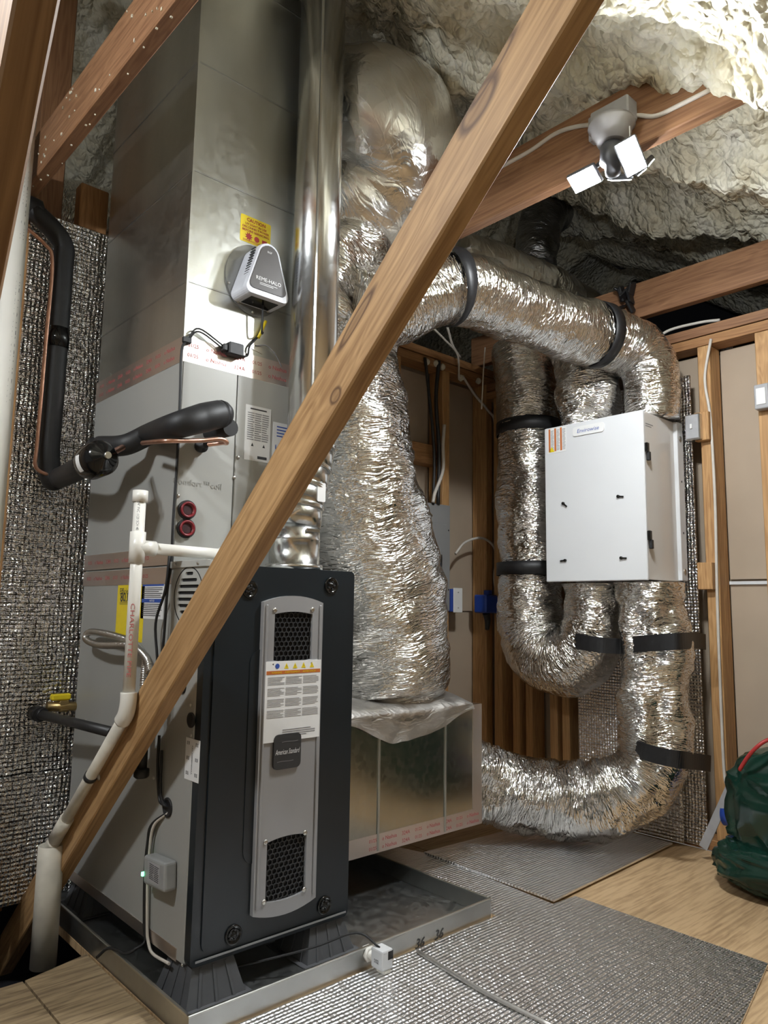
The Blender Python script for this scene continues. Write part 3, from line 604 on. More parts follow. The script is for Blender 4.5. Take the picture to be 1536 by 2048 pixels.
for k in range(6): bars('-X', (c.x-0.0008, c.y+(0.5-k % 2)*w*0.62, c.z+h*(0.38-0.36*(k//2))), w*0.22, h*0.09, 4, 0.5, 2, 0.3, k).obj('small_print', 'ink', o_)
for px, py, r in ((383, 1440, 0.017), (336, 1615, 0.022), (366, 1373, 0.016)):
    p = S(px, py); g_ = B().lathe(p, (-1, 0, 0), [(r, 0), (r, 0.003), (r*0.8, 0.004), (r*0.72, 0.001), (r*0.2, 0.001)], 24).obj('grommet', 'black', fu)
for px, py in ((382, 1411), (383, 1471), (308, 1556), (172, 1440), (170, 1115), (365, 1930)): screw(fu, S(px, py), (-1, 0, 0), 0.004)
B().box((-0.0015, 0.06, FZ-0.0005), (0.0, D, FZ+0.026)).obj('foil_tape', 'tape', fu)
B().box((-0.0015, YC+0.0, TOP-0.045), (0.0, D, TOP-0.004)).obj('foil_tape', 'tape', fu)

# ------------------------------------------------------------------ coil cabinet
co = thing('coil_cabinet', 'light grey evaporator coil cabinet stacked on the furnace', 'cabinet', (W/2, (YC+D)/2, TOP))
B().box((0, YC+0.008, TOP+0.001), (W, D, ZC), 0.003).obj('cabinet', 'grey', co)
sx_ = at(470, 900, 1, YC).x
lp_ = B().box((0.001, YC, TOP+0.002), (sx_-0.0015, YC+0.008, ZC-0.002), 0.002).obj('access_panel', 'grey_front', co); rp_ = B().box((sx_+0.0015, YC, TOP+0.002), (W-0.001, YC+0.008, ZC-0.002), 0.002).obj('front_panel', 'grey_front', co)
CF = lambda px, py: at(px, py, 1, YC)
for px, py in ((476, 915), (468, 955), (356, 992)): screw(co, CF(px, py), (0, -1, 0), 0.005)
text('Comfort\u2122coil', CF(395, 967), '-Y', 'grey', co, width=0.135, name='embossed_lettering', off=0.001)
p1, p2 = CF(373, 1020), CF(371, 1057)
gk = B().cyl((p1.x, YC, p1.z), (p1.x, YC-0.006, p1.z), 0.024, None, 28).cyl((p2.x, YC, p2.z), (p2.x, YC-0.006, p2.z), 0.024, None, 28).box((min(p1.x, p2.x)-0.007, YC-0.005, p2.z), (max(p1.x, p2.x)+0.007, YC, p1.z)).obj('drain_gasket', 'black', co)
for p in (p1, p2): B().lathe((p.x, YC-0.004, p.z), (0, -1, 0), [(0.019, 0), (0.020, 0.008), (0.016, 0.009), (0.015, 0.003), (0.002, 0.0025)], 28).obj('drain_port', 'port_red', gk); B().lathe((p.x, YC-0.0064, p.z), (0, -1, 0), [(0.0125, 0), (0.0125, 0.0012)], 24).obj('port_shade_disc', 'port_shade', gk)  # darker red disc paints the shade in the hollow of each port
for (x0, y0, x1, y1, kk) in ((491, 829, 539, 906, 0), (546, 856, 600, 912, 1)):
    a_, b_ = CF(x0, y0), CF(x1, y1); c = Vector(((a_.x+b_.x)/2, YC, (a_.z+b_.z)/2)); w, h = b_.x-a_.x, 0.150 if kk == 0 else 0.10
    pl, ex = plate('-Y', c, w, h, 0.0008); o_ = B().prism(pl, ex).obj('data_label', 'paper', co); yl = YC-0.0008
    if kk == 0:
        bars('-Y', (c.x, yl, c.z+h*0.12), w*0.86, h*0.52, 13, 0.4, 3, 0.1, 2).obj('small_print', 'ink_grey', o_); bars('-Y', (c.x, yl, c.z+h*0.44), w*0.7, h*0.04, 1, 0.6).obj('small_print', 'ink', o_)
        bars('-Y', (c.x+w*0.2, yl, c.z-h*0.43), w*0.4, h*0.05, 1, 1).obj('barcode', 'ink', o_)
        for s in (0, 1): B().prism([(c.x-0.02+0.036*s, yl, c.z-h*0.24), (c.x-0.012+0.036*s, yl, c.z-h*0.24), (c.x-0.016+0.036*s, yl, c.z-h*0.18)], (0, -0.0004, 0)).obj('arrow_print', 'ink', o_)
    else:
        bars('-Y', (c.x, yl, c.z+h*0.25), w*0.8, h*0.35, 4, 0.35).obj('small_print', 'blue_ink', o_); text('UL', (c.x-w*0.25, yl, c.z-h*0.22), '-Y', 'blue_ink', o_, height=0.018)
        B().box((c.x-w/2, YC-0.001, c.z-h/2-0.008), (c.x+w/2, YC, c.z-h/2)).obj('orange_band', 'orange', o_); B().box((c.x-w/2, YC-0.001, c.z-h/2-0.04), (c.x+w/2, YC, c.z-h/2-0.008)).obj('black_band', 'ink', o_)
for z0, z1, nm in ((TOP+0.001, TOP+0.045, 'foil_tape'),): B().box((-0.0015, YC+0.012, z0), (0.0, D, z1)).obj(nm, 'tape', co)

# ------------------------------------------------------------------ supply plenum
PT = 2.66
pm = thing('supply_plenum', 'tall bare galvanised sheet-metal plenum above the coil', 'duct', (W/2, (YC+D)/2, ZC))
B().box((0.002, YC+0.004, ZC), (W-0.002, D-0.004, PT), 0.002).obj('sheet_metal_box', 'galv', pm)
for z_ in (1.665, 1.97, 2.28, 2.60): 
    B().box((0.0005, YC+0.0025, z_), (W-0.001, YC+0.004, z_+0.004)).obj('seam', 'galv_pan', pm); B().box((0.0005, YC+0.003, z_), (0.002, D-0.003, z_+0.004)).obj('seam', 'galv_pan', pm)
B().box((0.0, YC+0.002, ZC+0.02), (0.006, YC+0.010, PT)).obj('corner_seam', 'galv', pm)
tpf = B().box((0.0, YC+0.0008, ZC-0.004), (W-0.004, YC+0.0035, ZC+0.062)).obj('foil_tape', 'tape', pm); tps = B().box((-0.0012, YC+0.004, ZC-0.004), (0.0015, D, ZC+0.062)).obj('foil_tape', 'tape', pm)
def tape_print(face, fixed, u0, u1, z_, par, hgt=0.012):
    u = u0; k = 0
    while abs(u-u0) < abs(u1-u0)-0.05:
        s, w_ = (('01/25', 0.030), ('\u24ca Nashua', 0.060), ('324A', 0.034))[k % 3]; s = s.replace('\u24ca', 'o'); d_ = 1 if u1 > u0 else -1; c_ = u+d_*w_/2
        text(s, (c_, fixed, z_) if face == '-Y' else (fixed, c_, z_), face, 'tape_red', par, width=w_, bold=0.01, name='tape_print'); u += d_*(w_+0.022); k += 1
for dz in (0.016, 0.042):
    tape_print('-Y', YC+0.0008, 0.012, W, ZC+dz, tpf); tape_print('-X', -0.0012, D-0.03, YC+0.01, ZC+dz, tps)
for dz in (-0.032, 0.014): tape_print('-X', -0.0015, D-0.03, YC+0.06, TOP+dz+0.008, fu if dz < 0 else co)
PF = lambda px, py: at(px, py, 1, YC+0.004)
# flue
fx, fy = 0.343, 0.092
fp = thing('flue_pipe', 'round galvanised vent pipe rising in front of the coil and plenum', 'pipe', (0.29, fy, TOP))
bx_ = at(589, 1090, 1, fy).x
B().lathe((bx_, fy, TOP), (0, 0, 1), [(0.075, 0), (0.075, 0.012), (0.066, 0.014), (0.066, 0.075), (0.068, 0.078), (0.066, 0.081), (0.066, 0.118)], 40).obj('collar', 'flue', fp)
B().box((bx_-0.012, fy-0.0695, TOP+0.094), (bx_+0.030, fy-0.0655, TOP+0.104), 0.001).obj('draft_tab', 'flue', fp)
zz = TOP+0.118; e0 = Vector((bx_, fy, zz)); e1 = Vector((bx_+0.005, fy, zz+0.05)); e2 = Vector((fx-0.01, fy, zz+0.16)); e3 = Vector((fx, fy, zz+0.22))
for p, q_, r in ((e0, e1, 0.068), (e1, (e1+e2)/2, 0.066), ((e1+e2)/2, e2, 0.065), (e2, e3, 0.066)):
    g_ = B().cyl(p-(q_-p)*0.12, q_+(q_-p)*0.12, r, None, 40).obj('elbow_gore', 'flue', fp)
    d_ = (q_-p).normalized(); B().lathe(q_, d_, [(r+0.001, -0.006), (r+0.004, -0.003), (r+0.001, 0), (r+0.004, 0.003), (r+0.001, 0.006)], 40).obj('rolled_joint', 'flue', g_)
B().cyl(e3, (fx, fy, 2.80), 0.065, None, 48).obj('straight_pipe', 'flue', fp)
B().box((fx-0.042, fy-0.0545, e3.z+0.02), (fx-0.036, fy-0.048, 2.80)).obj('lock_seam', 'flue', fp)
p = at(640, 985, 1, fy-0.06); pl, ex = plate('-Y', (p.x, fy-0.066, p.z), 0.026, 0.05, 0.001, 0.004); B().prism(pl, ex).obj('label_sheet', 'paper', fp)

# ------------------------------------------------------------------ air purifier, sticker and wiring on the plenum
c, w, h = px_rect('-Y', YC+0.004, 482, 426, 542, 492); a_, b_ = PF(482, 426), PF(542, 444); w = b_.x-a_.x; h = (a_.z-PF(482, 480).z); c = Vector(((a_.x+b_.x)/2, YC+0.004, a_.z-h/2))
st = B().prism(plate('-Y', c, w, h, 0.0008, 0.004)[0], (0, -0.0008, 0)).obj('caution_sticker', 'yellow', pm); yl = YC+0.0032
text('CAUTION', (c.x, yl, c.z+h*0.36), '-Y', 'red', st, width=w*0.62, bold=0.02)
for k, s in enumerate(('UV LIGHT IN USE', 'DISCONNECT POWER', 'BEFORE SERVICING')): text(s, (c.x, yl, c.z+h*(0.20-0.125*k)), '-Y', 'red', st, width=w*(0.7 if k == 0 else 0.88), height=h*0.085, bold=0.015)
star = [(c.x-w*0.22+(0.013 if k % 2 == 0 else 0.007)*math.cos(k*math.pi/9), yl, c.z-h*0.26+(0.013 if k % 2 == 0 else 0.007)*math.sin(k*math.pi/9)) for k in range(18)]
B().prism(star, (0, -0.0004, 0)).obj('sun_symbol', 'red', st); B().lathe((c.x+w*0.04, yl, c.z-h*0.27), (0, -1, 0), [(0.008, 0), (0.008, 0.0004)], 20).obj('goggles_symbol', 'red', st)
B().box((c.x+w*0.22, yl-0.0004, c.z-h*0.34), (c.x+w*0.38, yl, c.z-h*0.20)).obj('book_symbol', 'red', st); bars('-Y', (c.x, yl, c.z-h*0.42), w*0.9, h*0.08, 2, 0.35).obj('small_print', 'red', st)
ap = thing('air_purifier', 'white wedge-shaped air purifier with bronze face on the plenum', 'air purifier', (0.2, YC, 1.75))
pc = PF(506, 560); yb = YC+0.003
n0 = [(0.090*math.cos(a), 0.100*math.sin(a)) for a in np.linspace(0, 2*math.pi, 36, endpoint=False)]
B().prism([(pc.x+0.002+u, yb, pc.z-0.004+v) for u, v in n0], (0, -0.004, 0)).obj('clear_flange', 'clear', ap)
def wedge(wb, wt, h, r):          # triangular outline with round corners, base down
    pts = []
    for (cx, cz, a0, a1, rr) in ((0, h/2-wt, 20, 160, wt), (-wb/2+r, -h/2+r, 160, 280, r), (wb/2-r, -h/2+r, 260, 380, r)):
        pts += [(cx+rr*math.cos(math.radians(a)), cz+rr*math.sin(math.radians(a))) for a in np.linspace(a0, a1, 8)]
    return pts
bb = B(); o_w, i_w = wedge(0.138, 0.035, 0.158, 0.018), wedge(0.131, 0.033, 0.151, 0.016)
lay = [(0.0, o_w), (-0.060, o_w), (-0.072, i_w)]; rings = [[bb.bm.verts.new((pc.x+u, yb-0.004+dy, pc.z+v)) for u, v in pts] for dy, pts in lay]
for r0, r1 in zip(rings, rings[1:]):
    for k in range(len(r0)): f = bb.bm.faces.new((r0[k], r0[(k+1) % len(r0)], r1[(k+1) % len(r0)], r1[k]))
bb.bm.faces.new(rings[0]); bb.bm.faces.new(rings[-1]); bb.obj('housing', 'purifier', ap)
fy_ = yb-0.0762
fc = B().prism([(pc.x+u*0.86, fy_, pc.z+0.004+v*0.86) for u, v in i_w], (0, -0.002, 0)).obj('bronze_face', 'purifier_face', ap)
text('REME-HALO', (pc.x, fy_-0.002, pc.z-0.030), '-Y', 'paper', fc, width=0.078); text('RGF', (pc.x, fy_-0.002, pc.z+0.050), '-Y', 'paper', fc, width=0.014); bars('-Y', (pc.x, fy_-0.002, pc.z-0.043), 0.06, 0.008, 2, 0.3).obj('small_print', 'paper', fc)
for k in range(13):
    z_ = pc.z-0.045+k*0.0085; hw = 0.069-(z_-(pc.z-0.079))*0.24
    for s in (-1, 1): B().box((pc.x+s*hw-0.0018, yb-0.066, z_), (pc.x+s*hw+0.0018, yb-0.045, z_+0.0025)).obj('vent_slit', 'ink', ap)
B().box((pc.x-0.042, yb-0.064, pc.z-0.0803), (pc.x+0.042, yb-0.012, pc.z-0.0787)).obj('connector_panel', 'blackgloss', ap)
for k in range(5):
    a = math.radians(200+35*k); screw(ap, (pc.x+0.082*math.cos(a), yb-0.004, pc.z-0.004+0.09*math.sin(a)), (0, -1, 0), 0.004)
# power block and cords
tr_ = PF(461, 702); tb = thing('power_adapter', 'small black power adapter taped under the air purifier', 'adapter', (tr_.x, YC-0.01, tr_.z-0.02))
B().box((tr_.x-0.020, YC-0.026, tr_.z-0.018), (tr_.x+0.024, YC+0.0005, tr_.z+0.016), 0.003).obj('block', 'black', tb); B().box((tr_.x-0.034, YC-0.02, tr_.z-0.012), (tr_.x-0.020, YC-0.004, tr_.z+0.008), 0.003).obj('strain_relief', 'black', tb)
pe = Vector((pc.x+0.012, yb-0.035, pc.z-0.074))
B().tube([pe, pe+Vector((0, 0, -0.03)), pe+Vector((0.003, 0.005, -0.08)), PF(520, 668)+Vector((0, -0.01, 0)), PF(497, 692)+Vector((0, -0.008, 0)), PF(492, 712)+Vector((0, -0.008, 0)), (tr_.x+0.022, YC-0.012, tr_.z-0.012)], 0.0028, 8).obj('power_cord', 'black', tb)
B().cyl(PF(527, 645)+Vector((0, -0.012, 0)), PF(512, 678)+Vector((0, -0.012, 0)), 0.0042, None, 10).obj('yellow_tag', 'yellow', tb)
for dz in (0.006, -0.002): B().tube([(tr_.x-0.03, YC-0.012, tr_.z+dz-0.004), (tr_.x-0.10, YC-0.008, tr_.z+0.025+dz), (0.008, YC-0.006, PF(372, 683).z+dz)], 0.0022, 8).obj('power_cord', 'black', tb)
zq = PF(372, 683).z
lv = thing('control_wire', 'thin black wire running down the coil cabinet corner', 'wire', (0, YC, TOP))
B().box((-0.006, YC-0.012, zq-0.008), (0.016, YC+0.0002, zq+0.008), 0.002).obj('wire_clip', 'black', lv)
B().tube([(0.008, YC-0.008, zq), (-0.007, YC-0.005, zq-0.03), (-0.005, YC-0.005, 1.35), (-0.004, YC-0.005, 1.2), (-0.006, YC-0.005, 1.05), (-0.006, YC-0.006, TOP+0.005), (-0.014, YC-0.01, TOP-0.06), (-0.013, YC+0.0, TOP-0.20), (-0.013, YC+0.03, TOP-0.34)], 0.0034, 8).obj('wire', 'black', lv)
B().tube([(-0.010, YC-0.004, TOP+0.03), (-0.020, YC-0.012, TOP-0.06), (-0.02, YC+0.03, TOP-0.14), (-0.015, YC+0.02, TOP-0.24), (-0.013, YC+0.04, TOP-0.34)], 0.0034, 8).obj('wire', 'black', lv)
pb = PF(510, 692); sb = thing('duct_sensor', 'little metal sensor bracket with thin grey wire on the plenum', 'sensor', (pb.x, YC, pb.z))
B().prism([(pb.x-0.022, YC+0.0042, pb.z-0.008), (pb.x+0.022, YC+0.0042, pb.z-0.018), (pb.x+0.022, YC+0.0042, pb.z+0.0), (pb.x-0.012, YC+0.0042, pb.z+0.010)], (0, -0.002, 0)).obj('bracket', 'steel', sb); B().tube([(pb.x, YC, pb.z), (pb.x+0.03, YC-0.006, pb.z+0.006), (pb.x+0.06, YC-0.006, pb.z-0.012), (pb.x+0.085, YC-0.002, pb.z-0.04)], 0.0016, 6).obj('wire', 'ink_grey', sb)

# ------------------------------------------------------------------ refrigerant lines
yw = YR-0.055
A1 = at(466, 826, 1, YC-0.13); st0 = CF(412, 862)
sl = thing('suction_line', 'thick black foam-insulated refrigerant pipe from coil to wall', 'pipe', (-0.1, 0.6, 1.0))
ctrl = [at(215, 905, 0, -0.10)+Vector((-0.01, 0.03, 0.02)), at(250, 890, 0, -0.075), at(300, 868, 0, -0.03), at(350, 852, 1, YC-0.10), at(405, 836, 1, YC-0.115), at(440, 828, 1, YC-0.105)]
ctrl = [Vector(p) for p in ctrl]
B().tube(ctrl, [0.026, 0.027, 0.028, 0.031, 0.035, 0.034], 20, 8).lathe(ctrl[-1], (1, 0.1, 0.12), [(0.034, 0), (0.032, 0.012), (0.024, 0.024), (0.008, 0.031)], 20).obj('insulation', 'black', sl)
B().cyl((st0.x+0.01, YC-0.105, A1.z-0.03), (st0.x+0.01, YC+0.0, st0.z-0.005), 0.021, 0.019, 18).obj('coil_stub', 'black', sl)
v0, v1, v2 = at(95, 945, 1, yw), at(110, 480, 1, yw), at(40, 405, 1, yw); v1.x = v0.x+0.004
B().tube([ctrl[0], at(160, 935, 0, -0.13), at(120, 955, 1, yw-0.03), v0+Vector((0.012, 0, -0.018)), v0+Vector((0, 0, 0.06)), (v0.x, yw, 1.4), (v0.x, yw, v1.z-0.10), v1+Vector((-0.012, 0, 0.0)), v1+Vector((-0.09, 0, 0.062)), v2, v2+Vector((-0.5, 0, 0))], 0.030, 18, 8).obj('insulation', 'black', sl)
B().cyl((v0.x, yw, 1.60), (v0.x, yw, 1.66), 0.033, None, 20).obj('joint_tape', 'blackgloss', sl)
cp = thing('liquid_line', 'bare copper refrigerant pipe beside the black insulated one', 'pipe', (-0.1, 0.55, 1.0))
s2_ = CF(400, 893); B().lathe(s2_, (0, -1, 0), [(0.016, 0), (0.017, 0.012), (0.008, 0.014), (0.008, 0.03)], 18).obj('stub_grommet', 'black', cp)
k1 = at(455, 884, 1, YC-0.10)
B().tube([s2_+Vector((0, -0.02, 0)), s2_+Vector((0.03, -0.05, 0.006)), k1+Vector((0.004, 0.01, 0)), k1+Vector((-0.02, 0, 0.004)), at(400, 881, 1, YC-0.10), at(330, 882, 1, YC-0.11), at(285, 886, 0, -0.07)], 0.0056, 10, 8).obj('copper_pipe', 'copper', cp)
B().tube([at(245, 895, 0, -0.10), at(214, 911, 0, -0.172)], 0.0075, 12, 4).obj('copper_pipe', 'copper', cp)
xo = v0.x-0.040
B().tube([at(142, 950, 0, -0.145), at(110, 951, 1, yw-0.03), (xo+0.03, yw-0.02, at(75, 948, 1, yw).z), (xo, yw-0.02, at(75, 935, 1, yw).z), (xo, yw-0.02, 1.3), (xo+0.002, yw-0.02, 1.6), (xo+0.003, yw-0.02, v1.z-0.085), (xo-0.022, yw-0.02, v1.z-0.032), (xo-0.10, yw-0.02, v1.z+0.012), v2+Vector((-0.02, -0.02, -0.042)), v2+Vector((-0.5, -0.02, -0.042))], 0.0056, 10, 8).obj('copper_pipe', 'copper', cp)
fd = thing('filter_drier', 'glossy black canister filter drier on the copper line', 'filter', at(185, 950, 0, -0.15))
f0, f1 = at(212, 912, 0, -0.175), at(165, 932, 0, -0.185); ax_ = (f1-f0).normalized(); rr_ = 0.042
B().lathe(f0, ax_, [(0.006, -0.006), (0.009, 0), (0.030, 0.006), (rr_, 0.02), (rr_, 0.075), (rr_*0.8, 0.098), (0.012, 0.108)], 36).obj('canister', 'blackgloss', fd)
qd = ax_.to_track_quat('Z', 'Y'); lbp = []
for k_ in range(9):
    for h_ in (0.050, 0.066): lbp.append((k_, h_))
V_ = np.array([[f0 + ax_*h_ + (rr_+0.0008)*(Vector((-0.4, -0.9, -0.2))-ax_*Vector((-0.4, -0.9, -0.2)).dot(ax_)).normalized().lerp(ax_.cross((Vector((-0.4, -0.9, -0.2))-ax_*Vector((-0.4, -0.9, -0.2)).dot(ax_)).normalized()), (k_-4)*0.11).normalized() for h_ in (0.046, 0.064)] for k_ in range(9)])
link('white_label', grid_mesh('white_label', V_, 9, 2), 'paper', fd); B().lathe(f0-ax_*0.012, ax_, [(0.008, 0), (0.009, 0.012)], 12).obj('flare_nut', 'steel', fd)

# ------------------------------------------------------------------ condensate drain
xp = -0.120
dn_ = thing('condensate_drain', 'white PVC condensate pipe with capped tee beside the coil', 'pipe', at(262, 1390, 0, xp))
q0, q1, q2, q3 = at(281, 985, 0, xp), at(273, 1095, 0, xp), at(255, 1395, 0, xp), at(108, 1690, 0, xp)
q1.y = q2.y = q0.y
B().cyl((q0.x, q0.y, q2.z), (q0.x, q0.y, q0.z-0.01), 0.0135, None, 24).obj('upright_pipe', 'pvc', dn_)
B().cyl((q0.x, q0.y, q0.z-0.022), (q0.x, q0.y, q0.z+0.004), 0.017, None, 24).obj('cap', 'pvc', dn_)
tee = B().cyl((q0.x, q0.y, q1.z-0.035), (q0.x, q0.y, q1.z+0.035), 0.0175, None, 24); arm1 = CF(440, 1103)+Vector((0, -0.06, 0)); t0_ = Vector((q0.x, q0.y, q1.z)); ta = (Vector((arm1.x, arm1.y, q1.z-0.003))-t0_)
tee.cyl(t0_, t0_+ta.normalized()*0.042, 0.0175, None, 24).obj('tee', 'pvc', dn_)
B().cyl(t0_+ta.normalized()*0.03, t0_+ta, 0.0135, None, 24).obj('arm_pipe', 'pvc', dn_); B().cyl(t0_+ta*0.86, t0_+ta*1.12, 0.0175, None, 24).obj('coupling', 'pvc', dn_); B().cyl(t0_+ta*1.1, Vector(((t0_+ta*1.1).x, YC, q1.z)), 0.0135, None, 20).obj('arm_pipe', 'pvc', dn_)
e0 = Vector((q0.x, q0.y, q2.z+0.012)); dirv = (q3-Vector((q0.x, q0.y, q2.z-0.02))).normalized()
B().tube([e0, e0+Vector((0, 0, -0.025)), e0+Vector((0, 0, -0.04))+dirv*0.012, e0+Vector((0, 0, -0.04))+dirv*0.035], 0.0178, 24, 8).obj('elbow', 'pvc', dn_)
sA = e0+Vector((0, 0, -0.04))+dirv*0.02; sB = q3+Vector((0, 0.0, 0.01))
B().cyl(sA, sB, 0.0135, None, 24).obj('slanting_pipe', 'pvc_old', dn_); B().cyl(sA+(sB-sA)*0.80, sA+(sB-sA)*0.98, 0.0172, None, 24).obj('coupling', 'pvc_old', dn_)
B().tube([sB, sB+dirv*0.03, sB+dirv*0.04+Vector((0, 0, -0.05))], 0.0165, 20, 6).obj('elbow', 'pvc_old', dn_)
kp = sA+(sB-sA)*0.45; B().lathe(kp, dirv, [(0.0155, -0.006), (0.0155, 0.006)], 24).obj('pipe_clamp', 'iron', dn_); screw(dn_, kp+Vector((0.012, -0.02, 0)), (-1, 0, 0), 0.007)
fc_ = (Vector((0.55, -0.83, 0))).normalized()
text('CHARLOTTE PIPE', Vector((q0.x, q0.y, (q1.z+q2.z)/2-0.04)) + Vector((-0.55, -0.83, 0)).normalized()*0.0136, (Vector((0, 0, -1)), Vector((0.83, -0.55, 0)).normalized()), 'tape_red', dn_, width=0.16, height=0.009)
text('3/4" PVC 1120 SCH 40', Vector((q0.x, q0.y, (q1.z+q0.z)/2+0.008)) + Vector((-0.55, -0.83, 0)).normalized()*0.0136, (Vector((0, 0, -1)), Vector((0.83, -0.55, 0)).normalized()), 'ink_grey', dn_, width=0.065, height=0.006)
sp_ = thing('drain_standpipe', 'stained fat white PVC standpipe rising beside the drain pan', 'pipe', (q3.x, q3.y+0.04, -0.02))
zc_ = q3.z-0.005; cy_ = q3.y+0.018
B().lathe((q3.x, cy_, -0.05), (0, 0, 1), [(0.031, 0), (0.031, zc_+0.05), (0.028, zc_+0.052), (0.027, zc_+0.02), (0.002, zc_+0.018)], 32).obj('pipe', 'pvc_old', sp_)
# big PVC at far left
lp0 = at(16, 560, 1, 0.62)
lp0.x += 0.020; pv = thing('drain_stack', 'printed white PVC pipe upright by the left drywall', 'pipe', (lp0.x, 0.62, 0)); B().cyl((lp0.x-0.012, 0.62, 0.0), (lp0.x-0.012, 0.62, 2.3), 0.030, None, 28).obj('pipe', 'pvc', pv)
nf = Vector((-0.30, -1.0, 0)).normalized(); uf = Vector((0.2, -0.98, 0)).normalized()
for s, z_, w_ in (('PW 24112 us G wH', 1.93, 0.20), ('1 1/2" PVC 1120 SCH 40 DWV', 1.55, 0.36)): text(s, Vector((lp0.x-0.012, 0.62, z_))+Vector((0.35, -0.94, 0)).normalized()*0.0302, (Vector((0, 0, -1)), Vector((-0.94, -0.35, 0)).normalized()), 'ink', pv, width=w_, height=0.011)

# ------------------------------------------------------------------ gas line
gl = thing('gas_line', 'black iron gas pipe with yellow-handled valve and corrugated steel connector', 'pipe', (-0.05, 0.7, 0.55))
g0, g1 = at(78, 1428, 1, YR-0.06), at(225, 1465, 0, -0.06)
B().tube([g0+Vector((0, 0.055, 0)), g0+Vector((0, 0.01, 0)), g0+Vector((0.006, -0.02, 0))], 0.017, 16, 4).lathe(g0, (0, -1, 0), [(0.021, -0.02), (0.021, 0.012)], 16).obj('elbow', 'iron', gl)
B().cyl(g0, g1, 0.013, None, 18).obj('iron_pipe', 'iron', gl)
gv = at(115, 1412, 1, YR-0.05); B().cyl(gv+Vector((-0.03, 0, 0)), gv+Vector((0.07, -0.01, -0.004)), 0.013, None, 14).box(gv+Vector((0, -0.016, -0.016)), gv+Vector((0.03, 0.016, 0.016)), 0.004).obj('valve_body', 'brass', gl)
B().box(gv+Vector((-0.02, -0.012, 0.016)), gv+Vector((0.034, 0.012, 0.034)), 0.004).obj('valve_handle', 'yellow', gl)
def corr(name, ctrl, r, par):
    P_ = spline(ctrl, 60); L_ = np.concatenate([[0], np.cumsum(np.linalg.norm(np.diff(P_, axis=0), axis=1))]); n_ = int(L_[-1]/0.0013); S_ = np.linspace(0, L_[-1], n_)
    Q_ = np.stack([np.interp(S_, L_, P_[:, k]) for k in range(3)], 1); fr = frames(Q_); rad = r+0.0011*np.sin(S_*2*np.pi/0.0055); th = np.linspace(0, 2*np.pi, 16, endpoint=False)
    V = np.stack([Q_ + rad[:, None]*(math.cos(a)*np.array([f[0] for f in fr]) + math.sin(a)*np.array([f[1] for f in fr])) for a in th], 1)
    return link(name, grid_mesh(name, V, n_, 16, None, True, True, True), 'steel', par)
corr('flexible_connector', [at(300, 1345, 0, -0.055), at(292, 1315, 0, -0.05), at(260, 1292, 0, -0.045), at(200, 1290, 0, -0.04), at(172, 1278, 0, -0.035), at(182, 1264, 0, -0.03), at(230, 1272, 0, -0.03), at(272, 1290, 0, -0.03), at(298, 1330, 0, -0.03), at(330, 1370, 0, -0.03)], 0.0085, gl)
corr('flexible_connector', [at(286, 1385, 0, -0.03), at(289, 1340, 0, -0.028), at(292, 1320, 0, -0.03)], 0.0085, gl)
dl = at(283, 1545, 0, -0.03); B().cyl((dl.x, dl.y, dl.z), (dl.x, dl.y, dl.z+0.12), 0.012, None, 16).lathe((dl.x, dl.y, dl.z-0.012), (0, 0, 1), [(0.014, 0), (0.018, 0.004), (0.018, 0.02), (0.012, 0.022)], 20).obj('drip_leg', 'iron', gl)

# ------------------------------------------------------------------ cable bundle and leak sensor on the furnace side
cb = thing('cable_bundle', 'black and white cables hanging down the furnace side to its base', 'cable', (-0.01, 0.2, FZ))
g_ = S(336, 1615); d0 = Vector((-0.008, 0, 0))
B().tube([S(325, 1470)+d0, S(322, 1530)+d0, S(325, 1595)+d0, S(334, 1608)+d0, g_+Vector((0.002, 0, 0))], 0.0036, 8).obj('cable', 'black', cb)
B().tube([S(330, 1500)+d0, S(328, 1590)+d0, g_+Vector((0.002, 0.002, 0))], 0.0036, 8).obj('cable', 'black', cb)
for k, (mt, dx) in enumerate((('black', -2), ('cable', 4), ('black', 0))):
    B().tube([g_+Vector((0.002, 0, -0.01)), S(312+dx, 1650)+d0*(1+0.3*k), S(303+dx, 1700)+d0*1.2, S(299+dx, 1760)+d0*1.2, S(297+dx, 1850)+d0, S(299+dx, 1880)+d0] + ([S(312, 1905)+d0, S(345, 1925)+d0] if k == 1 else [Vector((-0.03, S(297, 1880).y, 0.07)), Vector((-0.045, S(297, 1880).y+0.02, 0.058)), Vector((-0.06, 0.27, 0.056)), Vector((-0.075, 0.30, 0.03))] if k == 0 else []), 0.0034, 8).obj('cable', mt, cb)
ls = thing('leak_monitor', 'grey plastic monitor box with green light stuck on the furnace side', 'monitor', S(330, 1740))
mA, mB = S(369, 1712), S(300, 1768); cy_, cz_ = (mA.y+mB.y)/2, (mA.z+mB.z)/2
mtx = Matrix.Translation((-0.016, cy_, cz_)) @ Matrix.Rotation(math.radians(-4), 4, 'X'); B().box((-0.016, -0.052, -0.031), (0.0155, 0.052, 0.031), 0.007, mtx, 3).obj('case', 'device', ls)
B().box((-0.0165, -0.030, -0.020), (-0.0155, 0.028, 0.022), 0.0002, mtx).obj('raised_panel', 'box_grey', ls); bars('-X', (-0.0325, cy_-0.004, cz_+0.002), 0.048, 0.034, 9, 0.4, 2, 0.1, 5).obj('small_print', 'ink', ls)
B().box((-0.035, cy_+0.048, cz_-0.018), (-0.028, cy_+0.054, cz_-0.010)).obj('status_light', 'led_green', ls)
